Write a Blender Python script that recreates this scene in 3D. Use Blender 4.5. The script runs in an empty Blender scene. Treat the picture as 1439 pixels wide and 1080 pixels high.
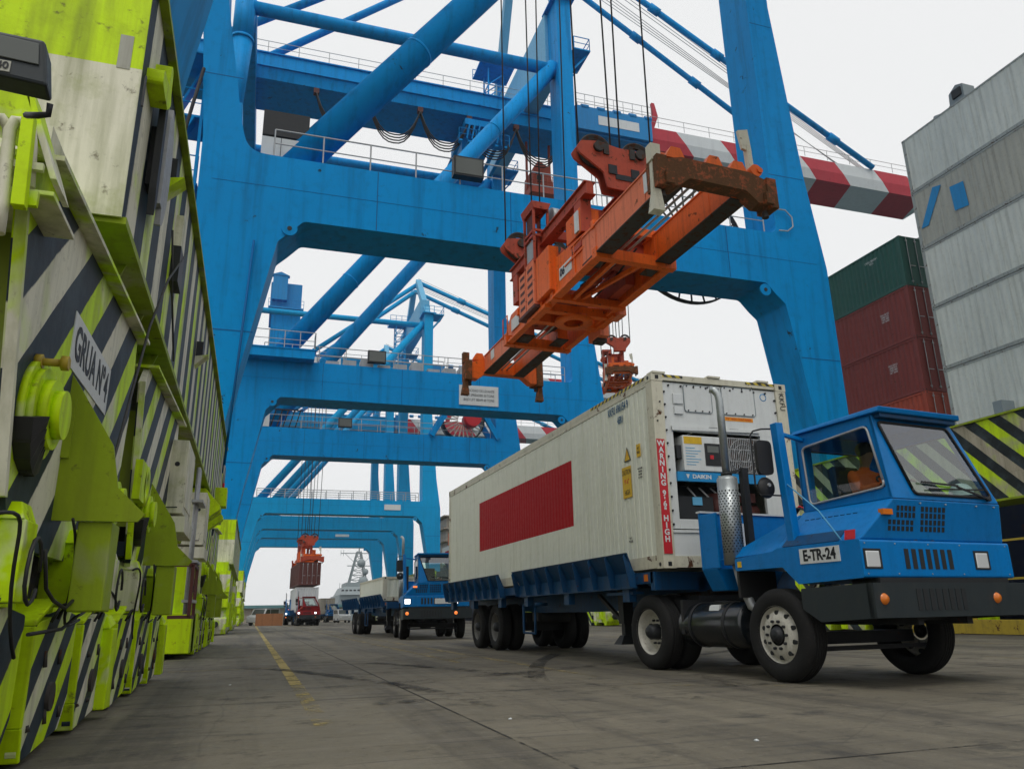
import bpy, bmesh, math, random
import numpy as np
from mathutils import Vector, Matrix
from mathutils.geometry import tessellate_polygon
random.seed(7)
R_ = math.radians
sc = bpy.context.scene
C = sc.collection

# ---------------------------------------------------------------- camera
CAMROT = [[0.951128, -0.072588, -0.300146], [-0.308342, -0.27604, -0.910344], [-0.016772, 0.958401, -0.284931]]
cd = bpy.data.cameras.new('camera'); cam = bpy.data.objects.new('camera', cd); C.objects.link(cam)
m3 = Matrix(CAMROT); cam.matrix_world = Matrix.Translation((0, 0, .8)) @ m3.to_4x4()
cd.sensor_width = 36; cd.lens = 36*1085/1439; cd.clip_start = .05; cd.clip_end = 9000
sc.camera = cam
# ---------------------------------------------------------------- sky, sun, exposure
SUN_EL, SUN_AZ = 62, 200
w = bpy.data.worlds.new('World'); sc.world = w; w.use_nodes = True
nt = w.node_tree; nt.nodes.clear()
sky = nt.nodes.new('ShaderNodeTexSky'); sky.sky_type = 'NISHITA'; sky.sun_disc = False
sky.sun_elevation = R_(SUN_EL); sky.sun_rotation = R_(SUN_AZ); sky.air_density = 1.0; sky.dust_density = 4; sky.ozone_density = 1
hs = nt.nodes.new('ShaderNodeHueSaturation'); hs.inputs['Saturation'].default_value = .08
mx = nt.nodes.new('ShaderNodeMixRGB'); mx.blend_type = 'MIX'; mx.inputs[0].default_value = .78
mx.inputs[2].default_value = (10.5, 10.6, 10.65, 1)          # the even white of the overcast, in the sky's own units
bg = nt.nodes.new('ShaderNodeBackground'); bg.inputs['Strength'].default_value = .1
ow = nt.nodes.new('ShaderNodeOutputWorld')
nt.links.new(sky.outputs[0], hs.inputs['Color']); nt.links.new(hs.outputs[0], mx.inputs[1])
nt.links.new(mx.outputs[0], bg.inputs['Color']); nt.links.new(bg.outputs[0], ow.inputs['Surface'])
sl = bpy.data.lights.new('sun', 'SUN'); sl.energy = .9; sl.angle = R_(25); sl.color = (1, .97, .92)
so = bpy.data.objects.new('sun', sl); C.objects.link(so); so.rotation_euler = (R_(90-SUN_EL), 0, R_(180-SUN_AZ))
so.location = (0, 0, 90)
sc.view_settings.view_transform = 'Standard'; sc.view_settings.look = 'None'
sc.view_settings.exposure = 0.0; sc.view_settings.gamma = 1
sc.cycles.use_denoising = True; sc.cycles.max_bounces = 6; sc.cycles.transparent_max_bounces = 12
sc.cycles.volume_bounces = 0; sc.cycles.caustics_reflective = False; sc.cycles.caustics_refractive = False
sc.cycles.sample_clamp_indirect = 6

# ---------------------------------------------------------------- materials
MATS = {}
def _n(t, k, **kw):
    n = t.nodes.new(k)
    for a, v in kw.items(): setattr(n, a, v)
    return n
def _mix(t, a, b, fac, mode='MIX'):
    n = _n(t, 'ShaderNodeMixRGB', blend_type=mode)
    for s, v in ((0, fac), (1, a), (2, b)):
        if hasattr(v, 'links'): t.links.new(v, n.inputs[s])
        elif isinstance(v, (int, float)): n.inputs[s].default_value = v
        else: n.inputs[s].default_value = (*v, 1)
    return n.outputs[0]
def _ramp(t, src, a, b, lo=0, hi=1):
    n = _n(t, 'ShaderNodeMapRange'); n.inputs[1].default_value = a; n.inputs[2].default_value = b
    n.inputs[3].default_value = lo; n.inputs[4].default_value = hi; t.links.new(src, n.inputs[0]); return n.outputs[0]
def _noise(t, vec, scale, detail=4, rough=.6, dist=0):
    n = _n(t, 'ShaderNodeTexNoise'); n.inputs['Scale'].default_value = scale; n.inputs['Detail'].default_value = detail
    n.inputs['Roughness'].default_value = rough; n.inputs['Distortion'].default_value = dist
    t.links.new(vec, n.inputs['Vector']); return n.outputs['Fac']
def _map(t, vec, sc_=(1, 1, 1), rot=(0, 0, 0), loc=(0, 0, 0)):
    n = _n(t, 'ShaderNodeMapping'); n.inputs['Scale'].default_value = sc_; n.inputs['Rotation'].default_value = rot
    n.inputs['Location'].default_value = loc; t.links.new(vec, n.inputs[0]); return n.outputs[0]
def _math(t, op, a, b=None):
    n = _n(t, 'ShaderNodeMath', operation=op)
    for i, v in enumerate((a, b)):
        if v is None: continue
        if hasattr(v, 'links'): t.links.new(v, n.inputs[i])
        else: n.inputs[i].default_value = v
    return n.outputs[0]
def _new(name):
    m = bpy.data.materials.new(name); m.use_nodes = True; t = m.node_tree
    b = t.nodes['Principled BSDF']; tc = t.nodes.new('ShaderNodeTexCoord'); MATS[name] = m
    return m, t, b, tc.outputs['Object']
def _bump(t, b, h, s=.2, d=.02):
    n = _n(t, 'ShaderNodeBump'); n.inputs['Strength'].default_value = s; n.inputs['Distance'].default_value = d
    t.links.new(h, n.inputs['Height']); t.links.new(n.outputs[0], b.inputs['Normal'])
def paint(name, col, rough=.45, dirt=.35, streak=.3, rust=0., metal=0., scale=1., fade=.12, dirtcol=(.05, .045, .035), spec=.3, rustcol=(.12, .045, .018), bump=.12):
    m, t, b, oc = _new(name)
    big = _noise(t, oc, .7*scale, 4, .6); fine = _noise(t, oc, 9*scale, 5, .7)
    c = _mix(t, col, tuple(min(1, x*.82+.004) for x in col), _ramp(t, big, .3, .75, 0, fade*4 if fade < .25 else 1))
    st = _noise(t, _map(t, oc, (7*scale, 7*scale, .45*scale)), 1.0, 5, .62)
    f = _math(t, 'MULTIPLY', _ramp(t, st, .5, .78), streak)
    c = _mix(t, c, dirtcol, f)
    g = _math(t, 'MULTIPLY', _ramp(t, fine, .52, .8), dirt)
    c = _mix(t, c, dirtcol, g)
    if rust:
        rn = _noise(t, oc, 3.2*scale, 8, .72, .4)
        rm = _ramp(t, rn, .66-.22*rust, .70-.2*rust)
        c = _mix(t, c, _mix(t, rustcol, tuple(x*.4 for x in rustcol), fine), rm)
        t.links.new(_mix(t, (rough,)*3, (.85,)*3, rm), b.inputs['Roughness'])
    else:
        t.links.new(_ramp(t, fine, .3, .8, rough*.85, min(1, rough*1.35)), b.inputs['Roughness'])
    t.links.new(c, b.inputs['Base Color']); b.inputs['Metallic'].default_value = metal
    b.inputs['Specular IOR Level'].default_value = spec
    if bump: _bump(t, b, _noise(t, oc, 2.2*scale, 3, .5), bump, .05)
    return m
NEON = (.56, .80, .0); OFFW = (.72, .70, .56); DARKS = (.018, .03, .042)
def hazard(name, per=.6, black=DARKS, neon=.5, slope=1.0, base=OFFW, nsc=.9, off=0., zc=1.0):
    # diagonal painted stripes in the y-z plane; the light bands are old white, oversprayed with neon
    m, t, b, oc = _new(name)
    sp = _n(t, 'ShaderNodeSeparateXYZ'); t.links.new(oc, sp.inputs[0])
    wob = _math(t, 'MULTIPLY', _noise(t, oc, 1.3, 2), .05)
    u = _math(t, 'ADD', _math(t, 'SUBTRACT', _math(t, 'MULTIPLY', sp.outputs[2], zc), _math(t, 'MULTIPLY', sp.outputs[1], slope)), wob)
    uu = _math(t, 'DIVIDE', _math(t, 'ADD', u, 100+off), per); u = _math(t, 'FRACT', uu)
    par = _math(t, 'MULTIPLY', _math(t, 'FRACT', _math(t, 'MULTIPLY', _math(t, 'FLOOR', uu), .5)), 2.0)
    n1 = _noise(t, oc, nsc, 4, .6, .3)
    nm = _ramp(t, _math(t, 'ADD', n1, _math(t, 'MULTIPLY', par, .22)), .66-.26*neon, .86-.26*neon)
    light = _mix(t, base, NEON, nm)
    # some of the light bands are all neon, some all white
    st = _noise(t, _map(t, oc, (6, 6, .5)), 1, 5, .6); fine = _noise(t, oc, 11, 6, .7)
    light = _mix(t, light, (.12, .12, .06), _math(t, 'MULTIPLY', _ramp(t, st, .45, .78), .6))
    dark = _mix(t, black, (.07, .10, .12), _ramp(t, _noise(t, oc, 2, 6, .7), .45, .8, 0, .7))
    edge = _math(t, 'ADD', u, _math(t, 'MULTIPLY', _ramp(t, fine, 0, 1, -.5, .5), .035))
    c = _mix(t, light, dark, _ramp(t, edge, .49, .51))
    c = _mix(t, c, (.06, .045, .03), _math(t, 'MULTIPLY', _ramp(t, fine, .56, .74), .45))
    t.links.new(c, b.inputs['Base Color']); b.inputs['Roughness'].default_value = .55; b.inputs['Specular IOR Level'].default_value = .2
    _bump(t, b, _noise(t, oc, 6, 4), .15, .03)
    return m
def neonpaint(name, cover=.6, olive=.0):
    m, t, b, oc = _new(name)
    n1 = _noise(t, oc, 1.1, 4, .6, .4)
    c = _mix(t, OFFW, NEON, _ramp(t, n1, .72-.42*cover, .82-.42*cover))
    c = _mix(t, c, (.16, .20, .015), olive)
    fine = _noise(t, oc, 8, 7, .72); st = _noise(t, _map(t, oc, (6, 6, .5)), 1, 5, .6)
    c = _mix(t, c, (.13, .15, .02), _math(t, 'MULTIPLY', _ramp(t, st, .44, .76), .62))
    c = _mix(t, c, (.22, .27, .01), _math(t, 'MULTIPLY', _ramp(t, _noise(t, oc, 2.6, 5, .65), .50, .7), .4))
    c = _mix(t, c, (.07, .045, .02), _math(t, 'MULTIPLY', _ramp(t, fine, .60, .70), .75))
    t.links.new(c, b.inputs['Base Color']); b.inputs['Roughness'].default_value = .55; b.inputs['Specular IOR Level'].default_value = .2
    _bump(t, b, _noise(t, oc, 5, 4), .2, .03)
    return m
def flat(name, col, rough=.5, metal=0., emit=0.):
    m, t, b, oc = _new(name); b.inputs['Base Color'].default_value = (*col, 1)
    b.inputs['Roughness'].default_value = rough; b.inputs['Metallic'].default_value = metal
    if emit: b.inputs['Emission Color'].default_value = (*col, 1); b.inputs['Emission Strength'].default_value = emit
    return m
def glass(name, tint=(.75, .9, .85), refl=.09):
    m = bpy.data.materials.new(name); m.use_nodes = True; t = m.node_tree; t.nodes.clear(); MATS[name] = m
    tr = _n(t, 'ShaderNodeBsdfTransparent'); tr.inputs[0].default_value = (*tint, 1)
    gl = _n(t, 'ShaderNodeBsdfGlossy'); gl.inputs['Roughness'].default_value = .02
    fr = _n(t, 'ShaderNodeLayerWeight'); fr.inputs[0].default_value = .5
    f = _math(t, 'ADD', _math(t, 'MULTIPLY', _math(t, 'POWER', fr.outputs['Facing'], 5.0), .85), refl)
    ms = _n(t, 'ShaderNodeMixShader'); t.links.new(f, ms.inputs[0]); t.links.new(tr.outputs[0], ms.inputs[1]); t.links.new(gl.outputs[0], ms.inputs[2])
    o = _n(t, 'ShaderNodeOutputMaterial'); t.links.new(ms.outputs[0], o.inputs[0]); return m

BLUE = (.0, .285, .68)
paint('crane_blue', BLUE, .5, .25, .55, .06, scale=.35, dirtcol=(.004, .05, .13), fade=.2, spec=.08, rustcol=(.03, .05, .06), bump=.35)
paint('crane_blue_hazed', (.002, .33, .66), .5, .25, .3, 0, scale=.35, dirtcol=(.01, .09, .18), fade=.2, spec=.1)  # lighter, tealer blue for the far cranes, distance haze put into the paint
paint('crane_seam', (.0, .12, .34), .6, .3, .3, .2, scale=.5, spec=.2)
paint('pale_blue', (.12, .40, .62), .5, .3, .3, 0, scale=.5, dirtcol=(.05, .12, .2))
paint('truck_blue', (.0, .175, .50), .34, .3, .26, 0, scale=1.3, dirtcol=(.004, .06, .14), fade=.12, spec=.22, bump=.15)
paint('chassis_blue', (.002, .055, .15), .5, .5, .5, .15, scale=1.4, dirtcol=(.02, .02, .02))
paint('spreader_orange', (.82, .135, .008), .48, .4, .45, .22, scale=1.4, dirtcol=(.12, .03, .01), fade=.2)
paint('spreader_faded', (.80, .20, .085), .55, .35, .5, .15, scale=1.3, dirtcol=(.2, .05, .02), fade=.2)
paint('spreader_red', (.44, .065, .028), .55, .4, .4, .4, scale=1.2, dirtcol=(.07, .015, .01))
paint('spreader_rusty', (.32, .075, .02), .7, .6, .6, 1.15, scale=2.0, dirtcol=(.04, .02, .012), rustcol=(.16, .07, .025))
paint('grease_steel', (.05, .045, .04), .6, .5, .4, .6, scale=2, metal=.3)
paint('galvanised', (.42, .43, .43), .5, .3, .3, 0, scale=2, metal=.5)
paint('rope_steel', (.06, .06, .06), .6, .3, 0, 0, scale=3, metal=.3)
paint('dark_metal', (.02, .022, .025), .5, .3, .2, .1, scale=2)
paint('bumper_black', (.022, .030, .034), .42, .35, .2, 0, scale=1.5, dirtcol=(.05, .05, .04))
paint('tank_black', (.006, .009, .012), .22, .2, .1, 0, scale=1.5, spec=.7, dirtcol=(.03, .03, .03))
paint('tyre', (.013, .013, .013), .85, .7, .0, 0, scale=3, dirtcol=(.045, .042, .036), spec=.25)
paint('rim_white', (.55, .53, .46), .45, .5, .3, .15, scale=4, dirtcol=(.12, .10, .07))
paint('rim_grey', (.16, .155, .14), .55, .5, .3, .25, scale=4, dirtcol=(.05, .045, .04))
paint('muffler', (.42, .45, .45), .38, .3, .2, 0, scale=3, metal=.75)
paint('reefer_cream', (.76, .77, .65), .5, .16, .30, 0, scale=.9, dirtcol=(.24, .24, .10), fade=.12, bump=.3)
paint('reefer_frame', (.62, .59, .46), .5, .4, .35, .28, scale=1.2, dirtcol=(.16, .13, .08))
paint('reefer_end', (.66, .68, .66), .42, .12, .22, 0, scale=1.2, dirtcol=(.22, .22, .2))
paint('stack_white', (.64, .67, .61), .5, .25, .5, .0, scale=.7, dirtcol=(.19, .18, .13), fade=.2)
paint('stack_grey', (.42, .42, .36), .55, .3, .6, .0, scale=.7, dirtcol=(.13, .12, .09), fade=.2)
paint('stack_frame', (.33, .36, .34), .5, .5, .5, .35, scale=1, dirtcol=(.08, .07, .05))
paint('green_steel', (.008, .085, .065), .5, .3, .35, .08, scale=.8, dirtcol=(.01, .03, .025))
paint('maroon_steel', (.20, .036, .030), .55, .3, .35, .1, scale=.8, dirtcol=(.04, .012, .01))
paint('red_steel', (.36, .06, .03), .55, .3, .35, .1, scale=.8, dirtcol=(.06, .015, .01))
paint('container_dark_frame', (.06, .03, .028), .6, .4, .3, .5, scale=1)  # default frame paint, dark rusty brown
paint('red_sign', (.42, .004, .008), .55, .18, .2, 0, scale=1.2, dirtcol=(.2, .01, .01), fade=.16, spec=.15)
paint('label_red', (.55, .02, .03), .45, .15, .1, 0, scale=2)
paint('label_yellow', (.72, .45, .02), .5, .2, .2, 0, scale=2)
paint('label_orange', (.80, .30, .01), .5, .2, .1, 0, scale=2)
paint('label_white', (.66, .68, .67), .5, .15, .15, 0, scale=2)
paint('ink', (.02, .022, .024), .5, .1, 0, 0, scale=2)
paint('ink_blue', (.02, .10, .20), .5, .3, 0, 0, scale=2, dirtcol=(.3, .3, .3))
paint('sign_blue', (.01, .25, .55), .5, .2, .2, 0)
paint('boom_red', (.50, .035, .055), .5, .2, .3, 0, scale=.3, dirtcol=(.2, .02, .03), fade=.2)
paint('boom_white', (.62, .65, .65), .5, .2, .3, 0, scale=.3, dirtcol=(.3, .3, .3), fade=.1)
paint('yellow_steel', (.45, .33, .03), .5, .5, .4, .3, scale=1)
paint('ship_navy', (.012, .02, .05), .5, .4, .4, .15, scale=.2)
paint('ship_grey', (.24, .28, .29), .55, .2, .3, 0, scale=.2, dirtcol=(.2, .2, .2))
paint('ship_beige', (.40, .35, .28), .55, .3, .4, .3, scale=.3)
paint('house_blue', (.002, .22, .52), .5, .2, .3, 0, scale=.4, dirtcol=(.02, .08, .13))
paint('van_white', (.6, .6, .58), .35, .15, .1, 0)
paint('wall_orange', (.36, .16, .07), .8, .4, .4, 0, scale=.5)
paint('teal_roof', (.12, .26, .27), .6, .3, .2, 0, scale=.3)
paint('tractor_red', (.30, .012, .015), .35, .2, .2, 0)
paint('cloth_orange', (.62, .10, .02), .9, .2, 0, 0, scale=4)
paint('cloth_navy', (.02, .03, .06), .9, .2, 0, 0, scale=4)
paint('skin', (.25, .13, .08), .6, .1, 0, 0, scale=4)
paint('hair', (.012, .010, .008), .6, .1, 0, 0, scale=8)
paint('brown_steel', (.10, .03, .025), .6, .4, .3, .4, scale=2)
flat('rubber', (.012, .012, .013), .6); flat('seat_black', (.015, .015, .016), .8)
flat('orange_lens', (.62, .16, .015), .25); flat('lens', (.78, .8, .8), .3, .35)
flat('lens_lit', (.9, .95, 1.0), .3, 0, 3.0); flat('hard_hat', (.7, .75, .75), .3)
flat('orange_lit', (1.0, .25, .05), .3, 0, .9); flat('chrome', (.6, .6, .6), .18, 1.0)
glass('cab_glass', (.72, .88, .82), .06); glass('cab_glass_front', (.74, .86, .82), .2)
flat('lamp_glass', (.09, .10, .09), .15, 0.)
hazard('hazard_stripes', .84); hazard('hazard_sill', .86, neon=.3, zc=.06); hazard('hazard_low', .50, neon=.6, slope=.9)
hazard('hazard_right', .87, black=(.012, .018, .018), neon=.35, slope=1.0, base=(.42, .38, .28))
neonpaint('neon'); neonpaint('neon_full', 1.1); neonpaint('neon_patchy', .1); neonpaint('olive', .9, .72); neonpaint('shaded_olive', .9, .93)  # the darkest olive carries the shade between the gear's parts in its colour

# reflective yellow and black edge tape
m, t, b, oc = _new('edge_tape')
sp = _n(t, 'ShaderNodeSeparateXYZ'); t.links.new(oc, sp.inputs[0])
u = _math(t, 'ADD', _math(t, 'ADD', sp.outputs[0], sp.outputs[1]), sp.outputs[2])
u = _math(t, 'FRACT', _math(t, 'MULTIPLY', u, 7.0))
t.links.new(_mix(t, (.55, .42, .03), (.02, .02, .02), _ramp(t, u, .49, .51)), b.inputs['Base Color'])

# asphalt
m, t, b, oc = _new('asphalt')
n1 = _noise(t, oc, .16, 7, .62, .5); n2 = _noise(t, oc, 1.7, 8, .7, .3); n3 = _noise(t, oc, 60, 4, .7)
trk = _noise(t, _map(t, oc, (1.1, .045, 1), (0, 0, R_(-3))), 1.0, 6, .65, .3)
sk = _noise(t, _map(t, oc, (.16, 2.6, 1), (0, 0, R_(24))), 1.0, 6, .7, .8)
sk2 = _noise(t, _map(t, oc, (.35, 3.2, 1), (0, 0, R_(-14))), 1.0, 5, .6, 2.2)
c = _mix(t, (.105, .092, .066), (.215, .190, .138), _ramp(t, n1, .3, .72))
c = _mix(t, c, (.04, .036, .032), _math(t, 'MULTIPLY', _ramp(t, trk, .47, .68), .8))
c = _mix(t, c, (.22, .19, .145), _math(t, 'MULTIPLY', _ramp(t, sk, .52, .75), .4))
c = _mix(t, c, (.045, .043, .042), _math(t, 'MULTIPLY', _ramp(t, sk2, .56, .66), .5))
c = _mix(t, c, (.04, .038, .036), _math(t, 'MULTIPLY', _ramp(t, n2, .56, .66), .7))
n4 = _noise(t, oc, 9, 8, .8); c = _mix(t, c, (.035, .032, .028), _math(t, 'MULTIPLY', _ramp(t, n4, .56, .66), .55)); c = _mix(t, c, (.28, .25, .18), _math(t, 'MULTIPLY', _ramp(t, n4, .44, .36), .35))
c = _mix(t, c, (.30, .27, .21), _math(t, 'MULTIPLY', _ramp(t, n3, .6, .75), .5))
c = _mix(t, c, (.03, .03, .03), _math(t, 'MULTIPLY', _ramp(t, n3, .25, .42, 1, 0), .5))
cr = _n(t, 'ShaderNodeTexVoronoi', feature='DISTANCE_TO_EDGE'); cr.inputs['Scale'].default_value = .35
wv = _n(t, 'ShaderNodeMixRGB'); wv.inputs[0].default_value = .12
nz = _n(t, 'ShaderNodeTexNoise'); nz.inputs['Scale'].default_value = 1.1; t.links.new(oc, nz.inputs['Vector'])
t.links.new(oc, wv.inputs[1]); t.links.new(nz.outputs['Color'], wv.inputs[2]); t.links.new(wv.outputs[0], cr.inputs['Vector'])
c = _mix(t, c, (.03, .028, .026), _ramp(t, cr.outputs['Distance'], .0, .004, .25, 0))
t.links.new(c, b.inputs['Base Color'])
t.links.new(_ramp(t, n2, .3, .7, .62, .95), b.inputs['Roughness']); b.inputs['Specular IOR Level'].default_value = .35
_bump(t, b, _math(t, 'ADD', _math(t, 'MULTIPLY', n3, .35), n2), .35, .02)
def marking(name, col, cover):
    m, t, b, oc = _new(name)
    wear = _noise(t, oc, 5, 8, .75); big = _noise(t, oc, .8, 4, .6)
    k = _math(t, 'ADD', _math(t, 'MULTIPLY', wear, .6), _math(t, 'MULTIPLY', big, .4))
    sp = _n(t, 'ShaderNodeSeparateXYZ'); t.links.new(oc, sp.inputs[0])
    fadey = _ramp(t, sp.outputs[1], 5.5, 13, .14, 0)
    b.inputs['Base Color'].default_value = (*col, 1); b.inputs['Roughness'].default_value = .85
    t.links.new(_ramp(t, _math(t, 'ADD', k, fadey), cover-.03, cover+.09, .92, 0), b.inputs['Alpha'])
marking('line_yellow', (.40, .31, .10), .53); marking('line_faded', (.27, .215, .10), .48)
marking('tyre_mark', (.022, .02, .018), .47); marking('joint', (.02, .018, .016), .62)
paint('line_grey', (.22, .20, .17), .8)
m, t, b, oc = _new('sea')
b.inputs['Base Color'].default_value = (.02, .05, .06, 1); b.inputs['Roughness'].default_value = .15
_bump(t, b, _noise(t, oc, .6, 4), .4, .2)
M = MATS

# ---------------------------------------------------------------- mesh helpers
class MB:
    def __init__(s, org=(0, 0, 0)): s.v = []; s.f = []; s.m = []; s.org = Vector(org); s.sm = []
    def add(s, vs, fs, mi=0, smooth=False):
        k = len(s.v); s.v += [tuple(v) for v in vs]
        for f in fs: s.f.append(tuple(k+i for i in f)); s.m.append(mi); s.sm.append(smooth)
        return s
    def box(s, x0, x1, y0, y1, z0, z1, mi=0):
        if x0 > x1: x0, x1 = x1, x0
        if y0 > y1: y0, y1 = y1, y0
        if z0 > z1: z0, z1 = z1, z0
        v = [(x0, y0, z0), (x1, y0, z0), (x1, y1, z0), (x0, y1, z0), (x0, y0, z1), (x1, y0, z1), (x1, y1, z1), (x0, y1, z1)]
        return s.add(v, [(0, 3, 2, 1), (4, 5, 6, 7), (0, 1, 5, 4), (1, 2, 6, 5), (2, 3, 7, 6), (3, 0, 4, 7)], mi)
    def hexa(s, v, mi=0):      # eight corners, bottom ring then top ring
        return s.add(v, [(0, 3, 2, 1), (4, 5, 6, 7), (0, 1, 5, 4), (1, 2, 6, 5), (2, 3, 7, 6), (3, 0, 4, 7)], mi)
    def prism(s, pts, ax, a0, a1, mi=0, smooth=False):
        def P(p, a): return {'x': (a, p[0], p[1]), 'y': (p[0], a, p[1]), 'z': (p[0], p[1], a)}[ax]
        n = len(pts); v = [P(p, a0) for p in pts]+[P(p, a1) for p in pts]
        tri = tessellate_polygon([[Vector((p[0], p[1], 0)) for p in pts]])
        s.add(v, [tuple(t_) for t_ in tri]+[tuple(n+i for i in reversed(t_)) for t_ in tri], mi)
        k = len(s.v)-2*n
        for i in range(n):
            j = (i+1) % n; s.f.append((k+i, k+j, k+n+j, k+n+i)); s.m.append(mi); s.sm.append(smooth)
        return s
    def cyl(s, p0, p1, r0, r1=None, seg=16, mi=0, cap=True, smooth=True):
        r1 = r0 if r1 is None else r1; p0 = Vector(p0); p1 = Vector(p1); d = (p1-p0)
        if d.length < 1e-6: return s
        d.normalize(); u = d.orthogonal().normalized(); w_ = d.cross(u); v = []
        for p, r in ((p0, r0), (p1, r1)):
            for i in range(seg):
                a = 2*math.pi*i/seg; v.append(p+(u*math.cos(a)+w_*math.sin(a))*r)
        k = len(s.v); s.add(v, [(i, (i+1) % seg, seg+(i+1) % seg, seg+i) for i in range(seg)], mi, smooth)
        if cap:
            s.f += [tuple(k+i for i in reversed(range(seg))), tuple(k+seg+i for i in range(seg))]; s.m += [mi, mi]; s.sm += [False, False]
        return s
    def tube(s, pts, r, seg=8, mi=0):
        pts = [Vector(p) for p in pts]; n = len(pts); k = len(s.v); u = None
        for i, p in enumerate(pts):
            d = (pts[min(i+1, n-1)]-pts[max(i-1, 0)]).normalized()
            if u is None: u = d.orthogonal().normalized()
            else: u = (u-d*u.dot(d)); u = u.normalized() if u.length > 1e-5 else d.orthogonal().normalized()
            w_ = d.cross(u)
            for j in range(seg):
                a = 2*math.pi*j/seg; s.v.append(tuple(p+(u*math.cos(a)+w_*math.sin(a))*r))
        for i in range(n-1):
            for j in range(seg):
                s.f.append((k+i*seg+j, k+i*seg+(j+1) % seg, k+(i+1)*seg+(j+1) % seg, k+(i+1)*seg+j)); s.m.append(mi); s.sm.append(True)
        s.f += [tuple(k+i for i in reversed(range(seg))), tuple(k+(n-1)*seg+i for i in range(seg))]; s.m += [mi, mi]; s.sm += [False]*2
        return s
    def bar(s, p0, p1, w_, h, mi=0, up=(0, 0, 1)):
        p0 = Vector(p0); p1 = Vector(p1); d = (p1-p0).normalized(); up = Vector(up)
        if abs(d.dot(up)) > .99: up = Vector((0, 1, 0))
        r = d.cross(up).normalized(); q = r.cross(d); v = []
        for p in (p0, p1):
            for a, b_ in ((-1, -1), (1, -1), (1, 1), (-1, 1)): v.append(p+r*a*w_/2+q*b_*h/2)
        return s.add(v, [(0, 3, 2, 1), (4, 5, 6, 7), (0, 1, 5, 4), (1, 2, 6, 5), (2, 3, 7, 6), (3, 0, 4, 7)], mi)
    def lathe(s, prof, p, ax, seg=32, mi=0, smooth=True):    # prof: (radius, along axis)
        p = Vector(p); d = Vector(ax).normalized(); u = d.orthogonal().normalized(); w_ = d.cross(u); k = len(s.v); n = len(prof)
        for r, h in prof:
            for i in range(seg):
                a = 2*math.pi*i/seg; s.v.append(tuple(p+d*h+(u*math.cos(a)+w_*math.sin(a))*r))
        for i in range(n-1):
            for j in range(seg):
                s.f.append((k+i*seg+j, k+i*seg+(j+1) % seg, k+(i+1)*seg+(j+1) % seg, k+(i+1)*seg+j)); s.m.append(mi); s.sm.append(smooth)
        return s
    def sphere(s, c, r, seg=14, rings=8, mi=0, sz=1.):
        prof = [(max(1e-4, r*math.sin(math.pi*i/rings)), -r*math.cos(math.pi*i/rings)*sz) for i in range(rings+1)]
        return s.lathe(prof, c, (0, 0, 1), seg, mi)
    def pieces(s):
        n = len(s.v); par = list(range(n))
        def find(i):
            while par[i] != i: par[i] = par[par[i]]; i = par[i]
            return i
        for f in s.f:
            a = find(f[0])
            for q in f[1:]: par[find(q)] = a
        used = sorted({i for f in s.f for i in f}); isl = {}
        for i in used: isl.setdefault(find(i), []).append(i)
        keys = list(isl)
        if len(keys) < 2 or len(keys) > 2500: return None
        A = np.array(s.v); lo = np.array([A[isl[k]].min(0) for k in keys]); hi = np.array([A[isl[k]].max(0) for k in keys])
        size = (hi-lo).max(1); gap = np.maximum(0, np.maximum(lo[:, None]-hi[None], lo[None]-hi[:, None]))
        near = np.sqrt((gap**2).sum(2)) <= np.maximum(.019, .48*np.maximum(size[:, None], size[None]))
        lab = np.full(len(keys), -1); c = 0
        for i in range(len(keys)):
            if lab[i] >= 0: continue
            st = [i]; lab[i] = c
            while st:
                j = st.pop()
                for q in np.nonzero(near[j] & (lab < 0))[0]: lab[q] = c; st.append(q)
            c += 1
        if c < 2: return None
        vp = {}
        for k, l in zip(keys, lab):
            for i in isl[k]: vp[i] = l
        return c, vp
    def build(s, name, mats, parent=None, bevel=0, keep=False):
        got = None if (keep or parent is None) else s.pieces()
        if got and got[0] <= 90:
            first = None
            for c in range(got[0]):
                m = MB(s.org); idx = {}
                for f, mi, sm in zip(s.f, s.m, s.sm):
                    if got[1][f[0]] != c: continue
                    for i in f:
                        if i not in idx: idx[i] = len(m.v); m.v.append(s.v[i])
                    m.f.append(tuple(idx[i] for i in f)); m.m.append(mi); m.sm.append(sm)
                o = m.build(name, mats, parent, bevel, True)
                first = first or o
            return first
        me = bpy.data.meshes.new(name); me.from_pydata([tuple(Vector(v)-s.org) for v in s.v], [], s.f)
        if not isinstance(mats, (list, tuple)): mats = [mats]
        for q in mats: me.materials.append(M[q])
        for i, p in enumerate(me.polygons): p.material_index = s.m[i]; p.use_smooth = s.sm[i]
        bm = bmesh.new(); bm.from_mesh(me); bmesh.ops.recalc_face_normals(bm, faces=bm.faces); bm.to_mesh(me); bm.free(); me.validate()
        o = bpy.data.objects.new(name, me); C.objects.link(o)
        if parent is not None: o.parent = parent
        if bevel:
            b = o.modifiers.new('bevel', 'BEVEL'); b.width = bevel; b.segments = 2; b.limit_method = 'ANGLE'; b.angle_limit = R_(40); b.harden_normals = False
        return o
def fillet(pts, rad, n=5):
    out = []; N = len(pts)
    for i, p in enumerate(pts):
        r = rad.get(i, 0) if isinstance(rad, dict) else rad
        if not r: out.append(tuple(p)); continue
        p = Vector(p); a = Vector(pts[i-1])-p; b_ = Vector(pts[(i+1) % N])-p
        an = a.angle(b_); dd = min(r/math.tan(an/2), a.length*.48, b_.length*.48)
        A = p+a.normalized()*dd; B = p+b_.normalized()*dd
        for k in range(n+1):
            t_ = k/n; q = A*(1-t_)**2+p*2*t_*(1-t_)+B*t_**2; out.append((q.x, q.y))
    return out
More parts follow.
